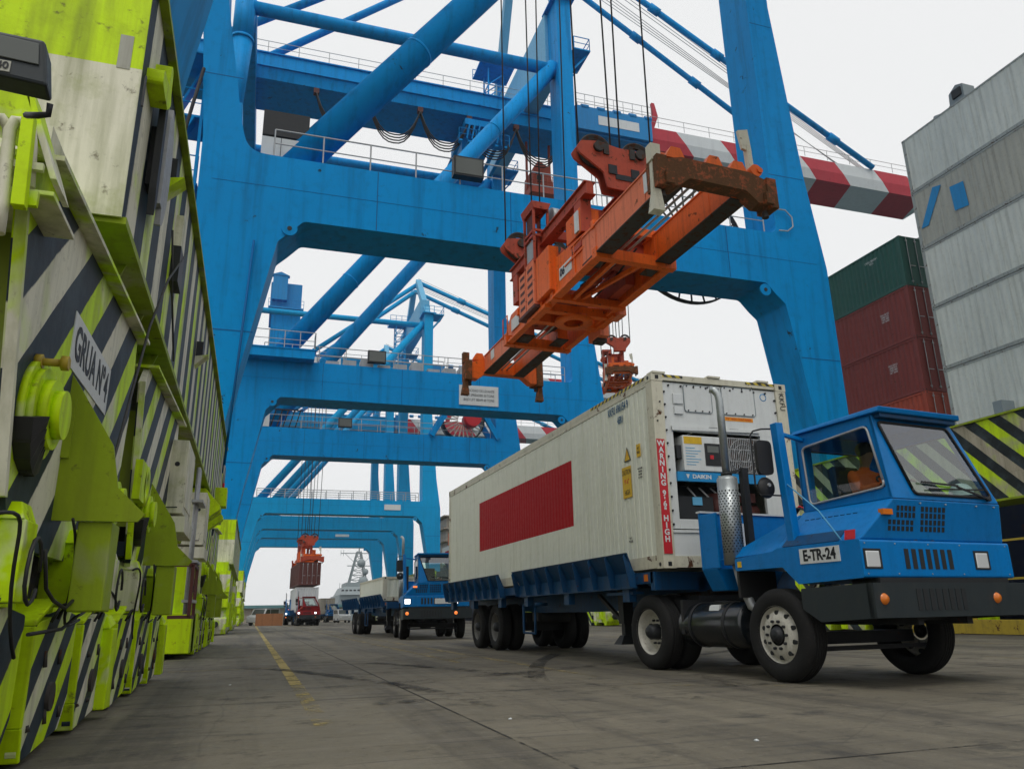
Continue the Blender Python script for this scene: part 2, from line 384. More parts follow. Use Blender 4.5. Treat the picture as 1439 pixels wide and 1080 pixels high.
def tag(o, label=None, cat=None, group=None, kind=None):
    if label: o['label'] = label
    if cat: o['category'] = cat
    if group: o['group'] = group
    if kind: o['kind'] = kind
    return o
def empty(name, loc, label, cat, group=None, rz=0):
    o = bpy.data.objects.new(name, None); o.empty_display_size = .3; C.objects.link(o); o.location = loc; o.rotation_euler.z = rz
    return tag(o, label, cat, group)
def kids(o): return [c for c in bpy.data.objects if c.parent == o]
def copy_tree(o, parent=None, swap=None, skip=()):
    c = o.copy(); C.objects.link(c); c.parent = parent
    if swap and c.type == 'MESH' and any(m_ and m_.name in swap for m_ in c.data.materials):
        c.data = c.data.copy()
        for i, m_ in enumerate(c.data.materials):
            if m_.name in swap: c.data.materials[i] = M[swap[m_.name]]
    for ch in kids(o):
        if ch.name.split('.')[0] in skip: continue
        copy_tree(ch, c, swap, skip)
    return c
def text(body, size, mat, parent, loc, rot, name='lettering', ext=.001, sx=1., align='CENTER', sp=1.0, bold=0.0, line=1.0):
    cu = bpy.data.curves.new(name, 'FONT'); cu.body = body; cu.size = size; cu.extrude = ext; cu.align_x = align; cu.align_y = 'CENTER'
    cu.space_character = sp; cu.offset = bold; cu.space_line = line; cu.resolution_u = 3
    tmp = bpy.data.objects.new('tmp', cu); C.objects.link(tmp)
    dg = bpy.context.evaluated_depsgraph_get(); me = bpy.data.meshes.new_from_object(tmp.evaluated_get(dg))
    bpy.data.objects.remove(tmp); bpy.data.curves.remove(cu)
    me.name = name; me.materials.clear(); me.materials.append(M[mat])
    me.transform(Matrix.Diagonal((sx, 1, 1, 1)))
    me.transform(Matrix(rot).to_4x4() if not isinstance(rot, Matrix) else rot.to_4x4())
    o = bpy.data.objects.new(name, me); C.objects.link(o); o.location = loc; o.parent = parent
    return o
# rotation for text lying in a plane: columns = text right, text up, text outward normal
def basis(r, u):
    r = Vector(r).normalized(); u = Vector(u).normalized(); n = r.cross(u)
    return Matrix(((r.x, u.x, n.x), (r.y, u.y, n.y), (r.z, u.z, n.z)))
FRONT = basis((1, 0, 0), (0, 0, 1))        # read by someone looking along +y
LEFTS = basis((0, -1, 0), (0, 0, 1))       # on a face that looks towards -x
RIGHTS = basis((0, 1, 0), (0, 0, 1))       # on a face that looks towards +x
def railing(mb, p0, p1, h=1.1, step=1.6, r=.028, mi=0, mid=True):
    p0 = Vector(p0); p1 = Vector(p1); L = (p1-p0).length; n = max(1, int(L/step)); up = Vector((0, 0, h))
    for i in range(n+1):
        q = p0.lerp(p1, i/n); mb.cyl(q, q+up, r, seg=5, mi=mi, cap=False)
    mb.cyl(p0+up, p1+up, r, seg=5, mi=mi, cap=False)
    if mid: mb.cyl(p0+up*.5, p1+up*.5, r*.8, seg=5, mi=mi, cap=False)
# ================================================================ SETTING
def struct(mb, name, mat): return tag(mb.build(name, mat), kind='structure')
struct(MB().box(-400, 23.4, -60, 190, -.5, 0), 'quay_ground', 'asphalt')
struct(MB().box(-4000, 4000, -300, 6000, -3.2, -2.6), 'water', 'sea')
struct(MB().box(23.4, 24.0, -60, 190, -3.0, .16), 'quay_kerb', 'line_grey')
# painted lines, 4 mm thick sheets
def arc(cx, cy, r, a0, a1, wd, z=.011, name='tyre_mark', mat='tyre_mark'):
    n = 24; vs = []
    for i in range(n+1):
        a = R_(a0+(a1-a0)*i/n)
        for q in (r-wd/2, r+wd/2): vs.append((cx+q*math.cos(a), cy+q*math.sin(a), z))
    mb = MB(); mb.add(vs, [(2*i, 2*i+1, 2*i+3, 2*i+2) for i in range(n)]); return struct(mb, name, mat)
def line(x0, y0, x1, y1, wd, mat, name='painted_line', z=.004):
    a = Vector((x0, y0)); b_ = Vector((x1, y1)); d = (b_-a).normalized(); n = Vector((-d.y, d.x))*wd/2
    mb = MB(); k = max(1, int((b_-a).length/6)); vs = []
    for i in range(k+1):
        p = a.lerp(b_, i/k); vs += [(p.x+n.x, p.y+n.y, z), (p.x-n.x, p.y-n.y, z)]
    mb.add(vs, [(2*i, 2*i+1, 2*i+3, 2*i+2) for i in range(k)])
    return struct(mb, name, mat)
line(.60, 6.5, .62, 175, .15, 'line_yellow', z=.006)
line(3.55, 14, 3.9, 120, .13, 'line_faded')
line(4.35, 8.5, 4.45, 120, .13, 'line_faded', z=.005)
for k in range(9): line(3.55, 15+k*2.6, 4.4, 16+k*2.6, .11, 'line_faded', z=.008)
for y in (14.2, 18.6, 27, 33): line(-1.2, y, .5, y+.1, .09, 'line_faded', z=.009)
line(11.5, 3, 12.2, 120, .13, 'line_faded', z=.006)
line(15.6, 3, 16.0, 120, .13, 'line_faded', z=.007)
line(4.4, 8.4, 9.5, 5.2, .13, 'line_faded', z=.0095)
for k, (cx, cy, r, a0, a1) in enumerate(((-20, 5, 24.2, -8, 24), (-20, 5, 22.3, -8, 24), (30, 2, 25.5, 150, 178), (30, 2, 27.6, 150, 178), (3, -30, 38, 76, 98), (3, -30, 35.9, 78, 100), (-10, 40, 32, -72, -50))):
    arc(cx, cy, r, a0, a1, .24, .010+.0006*k)
line(1.72, 2, 1.95, 150, .022, 'joint', 'paving_joint', .003)
for y in (3.9, 8.6, 14.8, 21, 33, 46): line(-1.1, y, 20, y+.2, .02, 'joint', 'paving_joint', .0032)
line(9.8, 2, 10.2, 150, .022, 'joint', 'paving_joint', .0034)
for x in (-1.78, 21.3):
    struct(MB().box(x-.14, x+.14, -40, 188, .0, .012).box(x-.035, x+.035, -40, 188, .012, .05), 'crane_rail', 'grease_steel')

# ================================================================ STS GANTRY CRANES
XC = 9.75
def mirx(x, side): return x if side < 0 else 2*XC-x
def crane(ya, yb, tag_, P, label):
    yc = (ya+yb)/2+1; org = (XC, yc, 0)
    root = empty('gantry_crane', org, label, 'gantry crane', 'blue gantry cranes in a row along the quay')
    B = P['blue']; zt, zb = P['zt'], P['zb']; zu = P['zu']; dy = P['dy']
    def mk(): return MB(org)
    # ---- two portal frames
    for y in (ya, yb):
        zg = zt+6
        pts = [(-2.25, 6.2), (-2.45, 9.5), (-2.68, zb-1.5), (-2.72, zt+.4), (-3.3, zg+1), (-4.0, zu-9), (-3.0, zu-9), (-2.35, zg), (-1.55, zt+1.2), (-1.25, zt+.02), (.2, zt),
               (19.4, zt), (20.15, zt+.02), (20.1, zt+1.4), (20.05, zt+12), (20.05, zu+P['top']), (21.25, zu+P['top']), (21.25, zt+12), (21.95, zt+3), (22.5, zb+1),
               (22.55, 6.2), (21.22, 6.2), (20.14, zb-.85), (19.75, zb-.5), (19.3, zb),
               (.75, zb), (.3, zb-.5), (-.05, zb-.85), (-.95, 8.2), (-1.25, 6.2)]
        pts = fillet(pts, {9: 1.1, 12: .8, 22: .25, 23: .2, 24: .3, 25: .3, 26: .2, 27: .25})
        fr = mk().prism(pts, 'y', y, y+dy).build('portal_frame', B, root, bevel=.03)
        tb = mk(); tb.cyl((-3.5, y+dy/2, zu-9.2), (-3.5, y+dy/2, zu-3.2), .42, .72, seg=24); tb.cyl((-3.5, y+dy/2, zu-3.2), (-3.5, y+dy/2, zu+.6), .72, seg=24); tb.cyl((-3.5, y+dy/2, zu-3.35), (-3.5, y+dy/2, zu-3.15), .8, seg=24)
        tb.build('upper_leg_tube', B, root)
        # lifting lugs under the corners
        for sx in (-1, 1):
            for q in (.15,):
                cxx = mirx(.30, sx); mb = mk()
                mb.cyl((cxx, y-.05, zb-.35), (cxx, y+.0, zb-.35), .26, seg=18, smooth=False)
                mb.cyl((cxx, y-.07, zb-.35), (cxx, y-.05, zb-.35), .08, seg=12, mi=1)
                mb.build('lifting_lug', [B, 'dark_metal'], root)
        # weld seams and edge flanges on the front face
        mb = mk()
        for x in (3.2, 8.2, 13.4, 17.6): mb.box(x, x+.03, y-.008, y, zb+.02, zt-.02)
        mb.box(-2.5, -.6, y-.008, y, 9.6, 9.64); mb.box(20.6, 22.5, y-.008, y, 10.6, 10.64)
        mb.box(-2.3, 22.0, y-.008, y, zb+1.15, zb+1.165); mb.box(-3.0, -1.6, y-.008, y, 19.0, 19.03); mb.box(20.1, 21.9, y-.008, y, 19.0, 19.03); mb.box(20.1, 21.3, y-.008, y, 27, 27.03)
        mb.build('weld_seam', 'crane_seam', root, keep=True)
        # walkway rail on top of the beam
        mb = mk(); rr = P['rr']
        railing(mb, (-.4, y+.1, zt), (19.6, y+.1, zt), 1.1, 1.55, rr)
        railing(mb, (-.4, y+dy-.1, zt), (19.6, y+dy-.1, zt), 1.1, 1.55, rr)
        if tag_ == 1 and y == yb:
            mb.tube([(20.2, y-.1, zt+.1), (20.6, y-.15, zt+.1), (20.9, y-.15, zt+.35), (20.9, y-.15, zt+.8), (20.6, y-.15, zt+1.1), (20.0, y-.1, zt+1.1)], rr)
        mb.build('walkway_railing', 'galvanised', root)
        # diagonal tube, tie tube
        a = Vector((-.35, y+dy/2, zt-.6)); b_ = Vector((20.0, y+dy/2, zu))
        if not (tag_ == 1 and y == ya):
            mb = mk(); mb.cyl(a, b_, P['rd'], seg=28)
            d = (b_-a).normalized()
            for k in (.25, .5, .75): mb.cyl(a.lerp(b_, k)-d*.05, a.lerp(b_, k)+d*.05, P['rd']+.02, seg=28)
            mb.build('diagonal_brace', B, root)
            mk().cyl((-3, y+dy/2, zu-.3), (20.2, y+dy/2, zu-.3), P['rd']*.78, seg=20).build('tie_tube', B, root)
            if P['lamps']:
                mb = mk(); mb.box(5.95, 7.1, y-.25, y+.1, zt+.25, zt+1.05, 1); mb.box(6.02, 7.03, y-.27, y-.25, zt+.32, zt+.98, 0)
                mb.build('floodlight', ['lamp_glass', 'dark_metal'], root)
    yA, yB = ya+dy/2, yb+dy/2
    # ---- cross beams between the two frames (run along the quay)
    mk().box(19.75, 21.1, ya+dy, yb, zu+.4, zu+3.6+P['top']*.4).build('cross_beam', P['pale'], root, bevel=.05)
    mk().box(-3.7, -2.7, ya+dy, yb, zu-1.6, zu).build('cross_beam', B, root, bevel=.05)
    if tag_ == 1:
        mb = mk()
        for k in range(5):
            z = 9.5+2.6*k; mb.box(-4.3, -2.75, yb+.2, yb+1.7, z, z+.08); railing(mb, (-4.25, yb+.2, z), (-2.8, yb+.2, z), 1.1, .7, .025); railing(mb, (-4.25, yb+.2, z), (-4.25, yb+1.7, z), 1.1, .7, .025)
            mb.bar((-4.1, yb+.4+(k % 2), z), (-3.1, yb+.4+(k % 2), z+2.6), .5, .08)
        for x, yy in ((-4.25, yb+.2), (-2.85, yb+.2), (-4.25, yb+1.7)): mb.bar((x, yy, 6.2), (x, yy, 20.5), .1, .1)
        mb.build('stair_tower', B, root, keep=True)
        mb = mk(); mb.tube([(-2.9, yb-.2, 19), (-3.1, yb-.3, 17.5), (-3.3, yb-.2, 16.2), (-3.0, yb-.1, 14.5), (-3.05, yb-.1, 7)], .06, 7); mb.build('power_cable', 'rubber', root)
        # rim of the cable reel just below the beam
        mb = mk(); mb.lathe([(2.94, -.12), (3.0, -.12), (3.0, .12), (2.94, .12), (2.94, -.12)], (17.6, yb+dy+1.0, 16.85), (0, 1, 0), 56)
        for k in range(28):
            a = k*math.pi/14; mb.bar((17.6+.4*math.cos(a), yb+dy+1.0, 16.85+.4*math.sin(a)), (17.6+2.92*math.cos(a), yb+dy+1.0, 16.85+2.92*math.sin(a)), .06, .06, up=(0, 1, 0))
        mb.build('cable_reel', 'dark_metal', root, keep=True)
    if tag_ == 2:
        mb = mk(); mb.box(-2.0, 2.6, ya-.95, ya-.02, zt-.1, zt+.45); mb.box(-2.1, 2.7, ya-1.0, ya, zt+.45, zt+.52); mb.build('access_platform', B, root)
        mb = mk(); railing(mb, (-2.0, ya-.95, zt+.5), (2.6, ya-.95, zt+.5), 1.1, .9, .03); railing(mb, (2.6, ya-.95, zt+.5), (2.6, ya, zt+.5), 1.1, .9, .03); mb.build('platform_railing', 'galvanised', root)
        mb = mk()
        for i in range(9): mb.box(3.4+i*1.1, 4.2+i*1.1, ya+.5, ya+1.4, zt, zt+.35+.3*((i*7) % 3)/2)
        mb.build('cable_tray', 'galvanised', root, keep=True)
        mb = mk(); mb.box(-.9, .3, yb-.05, yb+.5, zt, zt+1.3); mb.build('equipment_cabinet', 'boom_white', root)
        mb = mk()
        for i in range(5): mb.bar((.4+.5*i, yb+.3, zt), (.8+.5*i, yb+.3, zt+1.6), .1, .1)
        mb.bar((.3, yb+.3, zt+1.6), (3.0, yb+.3, zt+1.6), .1, .1); mb.build('stair', 'dark_metal', root, keep=True)
    # ---- girder and boom
    g0, g1 = P['g0'], P['g1']; gy0, gy1 = yc-2.4, yc+2.4
    mb = mk(); mb.prism([(gy0, g1), (gy0, g0+1.0), (gy0+.25, g0), (gy1-.25, g0), (gy1, g0+1.0), (gy1, g1)], 'x', P['gx0'], 24.5)
    mb.box(P['gx0'], 24.5, gy0-.14, gy0, g0+.95, g0+1.08); mb.box(P['gx0'], 24.5, gy0-.14, gy1+.14, g1, g1+.1)
    mb.build('girder', B, root, bevel=0)
    mb = mk()
    for s_ in (0, 1):
        yy = (gy0, gy1)[s_]
        railing(mb, (P['gx0'], yy, g1+.1), (24.5, yy, g1+.1), 1.1, 2.3, P['rr'])
        railing(mb, (25, yy, g1+.1), (63.5, yy, g1+.1), 1.1, 2.6, P['rr'])
    mb.build('girder_railing', 'galvanised', root)
    boom = None
    cuts = P['cuts']; sl_ = .9
    mb = mk()
    prof = [(gy0, g1), (gy0, g0+1.0), (gy0+.25, g0), (gy1-.25, g0), (gy1, g0+1.0), (gy1, g1)]
    for i in range(len(cuts)-1):
        x0, x1 = cuts[i], cuts[i+1]; mi = i % 2; v = []
        for xx, first in ((x0, i == 0), (x1, i == len(cuts)-2)):
            for q, (py, pz) in enumerate(prof): v.append((xx+(0 if first else (g1-pz)*sl_*.9+(py-gy0)*.35), py, pz))
        n = 6; fs = [(j, (j+1) % n, n+(j+1) % n, n+j) for j in range(n)]
        if i == 0: fs.append(tuple(range(n)))
        if i == len(cuts)-2: fs.append(tuple(n+j for j in range(n)))
        mb.add(v, fs, mi)
    mb.build('boom', ['boom_red', 'boom_white'], root)
    # ---- hinge house between girder and boom
    mb = mk(); mb.box(24.6, P['cuts'][0]-.05, gy0-.5, gy0-.12, g0+.3, g1+.5); mb.box(26.8, 30.9, gy0-.53, gy0-.5, g0+1.0, g1-.25, 1)
    mb.box(24.6, P['cuts'][0]-.05, gy0-.12, gy1+.12, g0+.1, g0+.5)
    for k in range(5): mb.cyl((25.2+k*1.6, gy0-.3, g1+.5), (25.9+k*1.6, gy0-.3, g1+.5), .28, seg=10)
    mb.build('hinge_house', ['house_blue', 'label_white'], root)
    mb = mk(); railing(mb, (24.6, gy0-.45, g1+.5), (P['cuts'][0], gy0-.45, g1+.5), 1.3, .9, P['rr']); mb.build('hinge_railing', 'galvanised', root)
    mk().prism([(32.2, g1+.1), (32.9, g1+.1), (33.4, g1+1.5), (33.1, g1+2.9), (32.8, g1+2.9), (32.9, g1+1.6), (32.0, g1+.9)], 'y', gy0+.2, gy0+.5).build('boom_latch', 'boom_red', root)
    # ---- A frame, stays
    ap = Vector((20.6, 0, P['apex'])); mb = mk()
    for y in (gy0-.2, gy1+.2):
        yy = y+(.9 if y < yc else -.9); src = ya+1 if y < yc else yb+1
        mb = mk(); mb.bar((20.65, src, zu+P['top']), (ap.x, yy, ap.z), .95, .8, up=(1, 0, 0)); mb.build('mast_leg', P['pale'], root, bevel=.03)
        mk().bar((20.2, src, zu+P['top']), (-2.2+P['sx'], yy, g1+P['bk']), .01, .01)
        # back stay to the landside, fore stays to the boom
        mk().cyl((ap.x, yy, ap.z-.3), (P['bx'], y, g1+.3), .34, seg=12).build('back_stay', B, root)
        mb = mk(); e = Vector((58, y, g1+.1)); s0 = Vector((ap.x, yy, ap.z)); mb.cyl(s0, e, .3, seg=10)
        for k in (.18, .36, .54, .72, .88):
            q = s0.lerp(e, k); d = (e-s0).normalized(); mb.cyl(q-d*.6, q+d*.6, .42, seg=10)
        mb.build('fore_stay', B, root)
        mb = mk()
        for k in range(4): mb.tube([(ap.x, yy+.5*k*(1 if y < yc else -1), ap.z+.6), (60, yc+(yy-yc)*.4+.25*k, g1+.6+.2*k)], .035, 4)
        mb.build('boom_rope', 'galvanised', root)
    # top platforms and ladder towers on the waterside legs
    mb = mk(); zz = zu+1.0
    for y in (ya, yb):
        mb.box(21.25, 22.7, y-.4, y+dy+.4, zz, zz+.12); mb.bar((21.25, y+.1, zz-1.7), (22.6, y+.1, zz), .12, .12); mb.bar((21.25, y+dy-.1, zz-1.7), (22.6, y+dy-.1, zz), .12, .12)
        railing(mb, (22.65, y-.35, zz+.12), (22.65, y+dy+.35, zz+.12), 1.1, 1.0, .04); railing(mb, (21.3, y-.35, zz+.12), (22.65, y-.35, zz+.12), 1.1, .7, .04)
        railing(mb, (20.0, y-.3, zu+P['top']), (21.3, y-.3, zu+P['top']), 1.1, .6, .04)
        mb.box(19.7, 21.6, y-.4, y+dy+.4, zu+P['top']-.02, zu+P['top']+.1)
    mb.build('service_platform', B, root)
    mb = mk(); lx, ly = 18.2, yb-5; h0, h1 = g1+.1, zu+P['top']+3
    for a in (0, 1):
        for b2 in (0, 1): mb.bar((lx+a*1.5, ly+b2*1.5, h0), (lx+a*1.5, ly+b2*1.5, h1), .13, .13)
    k = h0
    while k < h1-1.4:
        for (x0, y0, x1, y1) in ((0, 0, 1.5, 0), (1.5, 0, 1.5, 1.5), (0, 1.5, 1.5, 1.5), (0, 0, 0, 1.5)):
            mb.bar((lx+x0, ly+y0, k), (lx+x1, ly+y1, k+1.4), .09, .09); mb.bar((lx+x0, ly+y0, k), (lx+x1, ly+y1, k), .09, .09)
        k += 1.4
    mb.box(lx-1.0, lx+2.5, ly-.6, ly+2.1, h1, h1+.15); railing(mb, (lx-1, ly-.6, h1), (lx+2.5, ly-.6, h1), 1.2, .8, .04); railing(mb, (lx-1, ly+2.1, h1), (lx+2.5, ly+2.1, h1), 1.2, .8, .04)
    mb.build('stair_tower', B, root)
    # ---- machinery house on the landside of the girder
    hx = P['hx']
    if hx is not None:
        mb = mk(); mb.box(hx, hx+4.2, gy0-1.6, gy1+1.4, g1+6.4, g1+10.4); mb.box(hx+.2, hx+2.2, gy0-2.4, gy0-1.6, g1+7.6, g1+11.2)
        mb.prism([(hx-.1, g1+11.2), (hx+1.2, g1+11.7), (hx+2.4, g1+11.2)], 'y', gy0-2.5, gy0-1.5)
        for k in range(14): mb.box(hx+.2+k*.29, hx+.27+k*.29, gy0-1.65, gy0-1.6, g1+6.6, g1+10.3)
        mb.box(hx-.2, hx+4.5, gy0-3.0, gy0-1.6, g1+6.1, g1+6.3); mb.box(hx+.3, hx+4.2, gy0-1.8, gy0+2, g1+.1, g1+6.1, 1)
        railing(mb, (hx-.2, gy0-2.9, g1+6.3), (hx+4.5, gy0-2.9, g1+6.3), 1.1, .8, .03)
        mb.build('machinery_house', ['house_blue', 'crane_blue'], root)
    # ---- festoon cable loops and carriers under the girder
    if P['fest']:
        mb = mk(); x = 2.0
        xs = []
        while x < 25: xs.append(x); x += 4.3
        for i, x in enumerate(xs):
            mb.box(x-.22, x+.22, gy0+.25, gy0+.7, g0-.45, g0, 1)
            if i < len(xs)-1:
                x2 = xs[i+1]
                for k in range(4):
                    sag = 2.7+.2*k; yy = gy0+.3+.1*k
                    mb.tube([(x+(x2-x)*j/10, yy, g0-.4-sag*(1-abs(2*j/10-1)**2.6)) for j in range(11)], .06, 5)
        mb.build('festoon_cable', ['rubber', 'brown_steel'], root)
        mb = mk(); y = gy0+1.2
        mb.box(14.5, 17.6, y-1, y+4.2, g0-.9, g0-.3); mb.box(14.7, 16.0, y+1, y+2.6, g0-2.4, g0-.9)
        for q in range(6): mb.box(13.9+q*.8, 14.2+q*.8, y-1.2, y+4, g0-2.75, g0-2.6)
        railing(mb, (13.9, y-1.2, g0-2.6), (18.4, y-1.2, g0-2.6), 1.1, .75, .035)
        for k in range(7): mb.bar((14.6+k*.45, y-1.1, g0-2.4), (14.9+k*.45, y-1.1, g0-.8), .12, .12)
        mb.build('trolley', 'crane_blue', root, keep=True)
        if tag_ == 2:
            mb = mk(); mb.box(20.6, 23.2, yc-1.5, yc+2, g0-6, g0-5.4); mb.prism([(20.9, g0-5.4), (22.9, g0-5.4), (22.5, g0-3.2), (21.5, g0-2.6), (21.0, g0-3.4)], 'y', yc-1.2, yc+1.2); mb.box(21.2, 21.9, yc-1.3, yc-1.2, g0-4.8, g0-4.0, 1)
            for x in (20.8, 23.0): mb.bar((x, yc, g0-5.4), (x, yc, g0-.1), .18, .18)
            railing(mb, (20.6, yc-1.5, g0-5.4), (23.2, yc-1.5, g0-5.4), 1.1, .5, .04)
            mb.build('operator_cab', ['red_steel', 'ink'], root, keep=True)
    # ---- cable reel on the beam
    if P['reel']:
        for (rx, ry, rz, r) in P['reel']:
            rt = mk().lathe([(r-.12, -.5), (r, -.5), (r, .5), (r-.12, .5), (r-.12, -.5)], (rx, ry, rz), (0, 1, 0), 40)
            for k in range(24):
                a = k*math.pi/12; rt.bar((rx+math.cos(a)*.5, ry-.3, rz+math.sin(a)*.5), (rx+math.cos(a)*(r-.1), ry-.45, rz+math.sin(a)*(r-.1)), .10, .06, mi=1, up=(0, 1, 0))
            rt.cyl((rx+.6, ry-1.7, rz-.1), (rx+.6, ry-.3, rz-.1), .75, seg=20, mi=2)
            rt.build('cable_reel', ['dark_metal', 'reefer_frame', 'label_red'], root)
            mb = mk()
            for s_ in (-1, 1):
                mb.bar((rx+s_*(r+1.1), ry-1.1, rz-r+.2), (rx+s_*(r*.55), ry-1.1, rz+r*.75), .45, .35, up=(0, 1, 0)); mb.bar((rx+s_*(r+1.1), ry+.9, rz-r+.2), (rx+s_*(r*.55), ry+.9, rz+r*.75), .45, .35, up=(0, 1, 0))
            mb.bar((rx-r*.6, ry-1.1, rz+r*.75), (rx+r*.6, ry-1.1, rz+r*.75), .4, .35, up=(0, 1, 0)); mb.bar((rx-r*.6, ry+.9, rz+r*.75), (rx+r*.6, ry+.9, rz+r*.75), .4, .35, up=(0, 1, 0))
            mb.build('reel_frame', 'crane_blue', root)
    # ---- sill beams with their bogies
    for side in (-1, 1):
        X = lambda x: mirx(x, side)
        mat = 'hazard_sill' if side < 0 else 'hazard_right'
        y0, y1 = ya-.4, yb+dy+.4
        mb = mk(); mb.box(X(-2.45), X(-1.2), y0, y1, 3.8, 6.2)
        sb = mb.build('sill_beam', mat, root)
        mb = mk(); mb.box(X(-2.47), X(-1.17), y0-.02, y0, 3.78, 5.12, 0); mb.box(X(-2.47), X(-1.17), y0-.02, y0, 5.12, 6.22, 1)
        mb.box(X(-2.5), X(-1.12), y0+.02, y1, 6.2, 6.26, 2); mb.box(X(-2.5), X(-1.14), y0+.02, y1, 3.74, 3.8, 2)
        mb.build('end_plate', ['neon_patchy', 'neon_full', 'olive'], root)
        if P['gear'] == 'full': gear(root, org, side, ya, yb)
        else: gear_far(root, org, side, ya, yb)
    return root
def disc_pin(mb, X, sx, y, z, r=.36):
    # pivot pin: stepped hub standing out from the plate, with a black rubber apron below
    for k, (rr, d0, d1, mi) in enumerate(((r, 0, .035, 0), (r*.86, .035, .07, 0), (r*.66, .07, .12, 0), (r*.46, .12, .17, 1))):
        mb.cyl((X+sx*d0, y, z), (X+sx*d1, y, z), rr, seg=24, mi=mi)
def gear_unit(root, org, side, yc, detail=True, z_top=3.4, first=False):
    """one equalizer carrying three single-wheel trucks, centre yc; side -1 = landside rail (faces +x)"""
    sx = 1 if side < 0 else -1
    X = lambda x: mirx(x, side)
    hz = 'hazard_stripes' if side < 0 else 'hazard_right'
    def mk(): return MB(org)
    dz = z_top-3.4
    prof = [(yc-1.95, 3.0+dz), (yc-1.72, 3.22+dz), (yc+1.85, 3.42+dz), (yc+1.95, 2.9), (yc+1.75, 1.75), (yc+1.35, 1.2), (yc-1.3, 1.2), (yc-1.5, 1.5), (yc-1.70, 2.15)]
    mb = mk(); mb.prism(prof, 'x', X(-1.31), X(-1.25)); mb.prism(prof, 'x', X(-2.31), X(-2.25)); mb.box(X(-2.25), X(-1.31), yc-1.5, yc+1.5, 1.45, 1.6)
    eq = mb.build('equalizer_beam', hz, root)
    mk().box(X(-2.25), X(-1.31), yc-1.55, yc+1.70, 1.75, 3.0).build('end_web', 'shaded_olive', eq)  # inner web coloured dark as the shade inside the equalizer
    mb = mk()
    mb.hexa([(X(-2.34), yc-1.78, 3.22+dz), (X(-1.15), yc-1.78, 3.22+dz), (X(-1.15), yc+1.95, 3.42+dz), (X(-2.34), yc+1.95, 3.42+dz), (X(-2.34), yc-1.78, 3.25+dz), (X(-1.15), yc-1.78, 3.25+dz), (X(-1.15), yc+1.95, 3.45+dz), (X(-2.34), yc+1.95, 3.45+dz)])
    mb.hexa([(X(-1.29), yc-1.74, 2.15), (X(-1.235), yc-1.74, 2.15), (X(-1.235), yc-1.70, 2.15), (X(-1.29), yc-1.70, 2.15), (X(-1.29), yc-1.99, 3.0+dz), (X(-1.235), yc-1.99, 3.0+dz), (X(-1.235), yc-1.95, 3.0+dz), (X(-1.29), yc-1.95, 3.0+dz)])
    mb.hexa([(X(-1.29), yc-1.52, 1.42), (X(-1.235), yc-1.52, 1.42), (X(-1.235), yc-1.47, 1.42), (X(-1.29), yc-1.47, 1.42), (X(-1.29), yc-1.74, 2.15), (X(-1.235), yc-1.74, 2.15), (X(-1.235), yc-1.70, 2.15), (X(-1.29), yc-1.70, 2.15)])
    mb.box(X(-2.2), X(-1.4), yc-1.2, yc+1.2, 3.42+dz, 3.78)
    mb.build('equalizer_flange', 'neon', eq)
    mk().box(X(-2.18), X(-1.46), yc-1.95, yc+1.9, .84, 1.62).build('recess_shade', 'ink', eq)  # black block standing in for the shade between equalizer and trucks
    pins = [(yc-1.24, 1.92, .30), (yc+1.15, 1.75, .27)]
    for (py, pz, pr_) in pins:
        mb = mk(); disc_pin(mb, X(-1.25), sx, py, pz, pr_); mb.build('pivot_pin', ['neon_full', 'neon_full'], eq)
        ap = mk()
        for k in range(5):
            a0 = R_(196+20*k); a1 = R_(219+20*k); r0, r1 = pr_*.66, pr_*1.16; o0 = .14-.012*k
            ap.hexa([(X(-1.25), py+math.cos(a0)*r0, pz+math.sin(a0)*r0), (X(-1.25), py+math.cos(a1)*r0, pz+math.sin(a1)*r0), (X(-1.25), py+math.cos(a1)*r1, pz+math.sin(a1)*r1), (X(-1.25), py+math.cos(a0)*r1, pz+math.sin(a0)*r1),
                     (X(-1.25)+sx*o0, py+math.cos(a0)*r0, pz+math.sin(a0)*r0), (X(-1.25)+sx*(o0-.02), py+math.cos(a1)*r0, pz+math.sin(a1)*r0), (X(-1.25)+sx*(o0-.05), py+math.cos(a1)*r1, pz+math.sin(a1)*r1), (X(-1.25)+sx*(o0-.04), py+math.cos(a0)*r1, pz+math.sin(a0)*r1)])
        ap.build('rubber_apron', 'rubber', eq)
    # sub-equalizer: fork plates stepping down to the trucks
    for s_ in (-1, 1):
        yt = yc+s_*1.1
        mb = mk(); pr = [(yt-.62, .86), (yt-.5, 1.28), (yt-.12, 1.5), (yt+.15, 1.5), (yt+.5, 1.26), (yt+.62, .86)]
        mb.prism(pr, 'x', X(-1.44), X(-1.36)); mb.prism(pr, 'x', X(-2.2), X(-2.12)); mb.box(X(-2.12), X(-1.44), yt-.5, yt-.46, .9, 1.3); mb.box(X(-2.12), X(-1.44), yt+.4, yt+.44, .9, 1.25)
        mb.build('fork_plate', 'neon_full', eq)
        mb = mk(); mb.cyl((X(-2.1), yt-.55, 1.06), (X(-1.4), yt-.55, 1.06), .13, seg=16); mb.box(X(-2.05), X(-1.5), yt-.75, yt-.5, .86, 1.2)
        mb.build('cross_shaft', 'shaded_olive', eq, keep=True)  # shaft coloured dark for the shade behind the fork plates
    rnd = random.Random(int(yc*10))
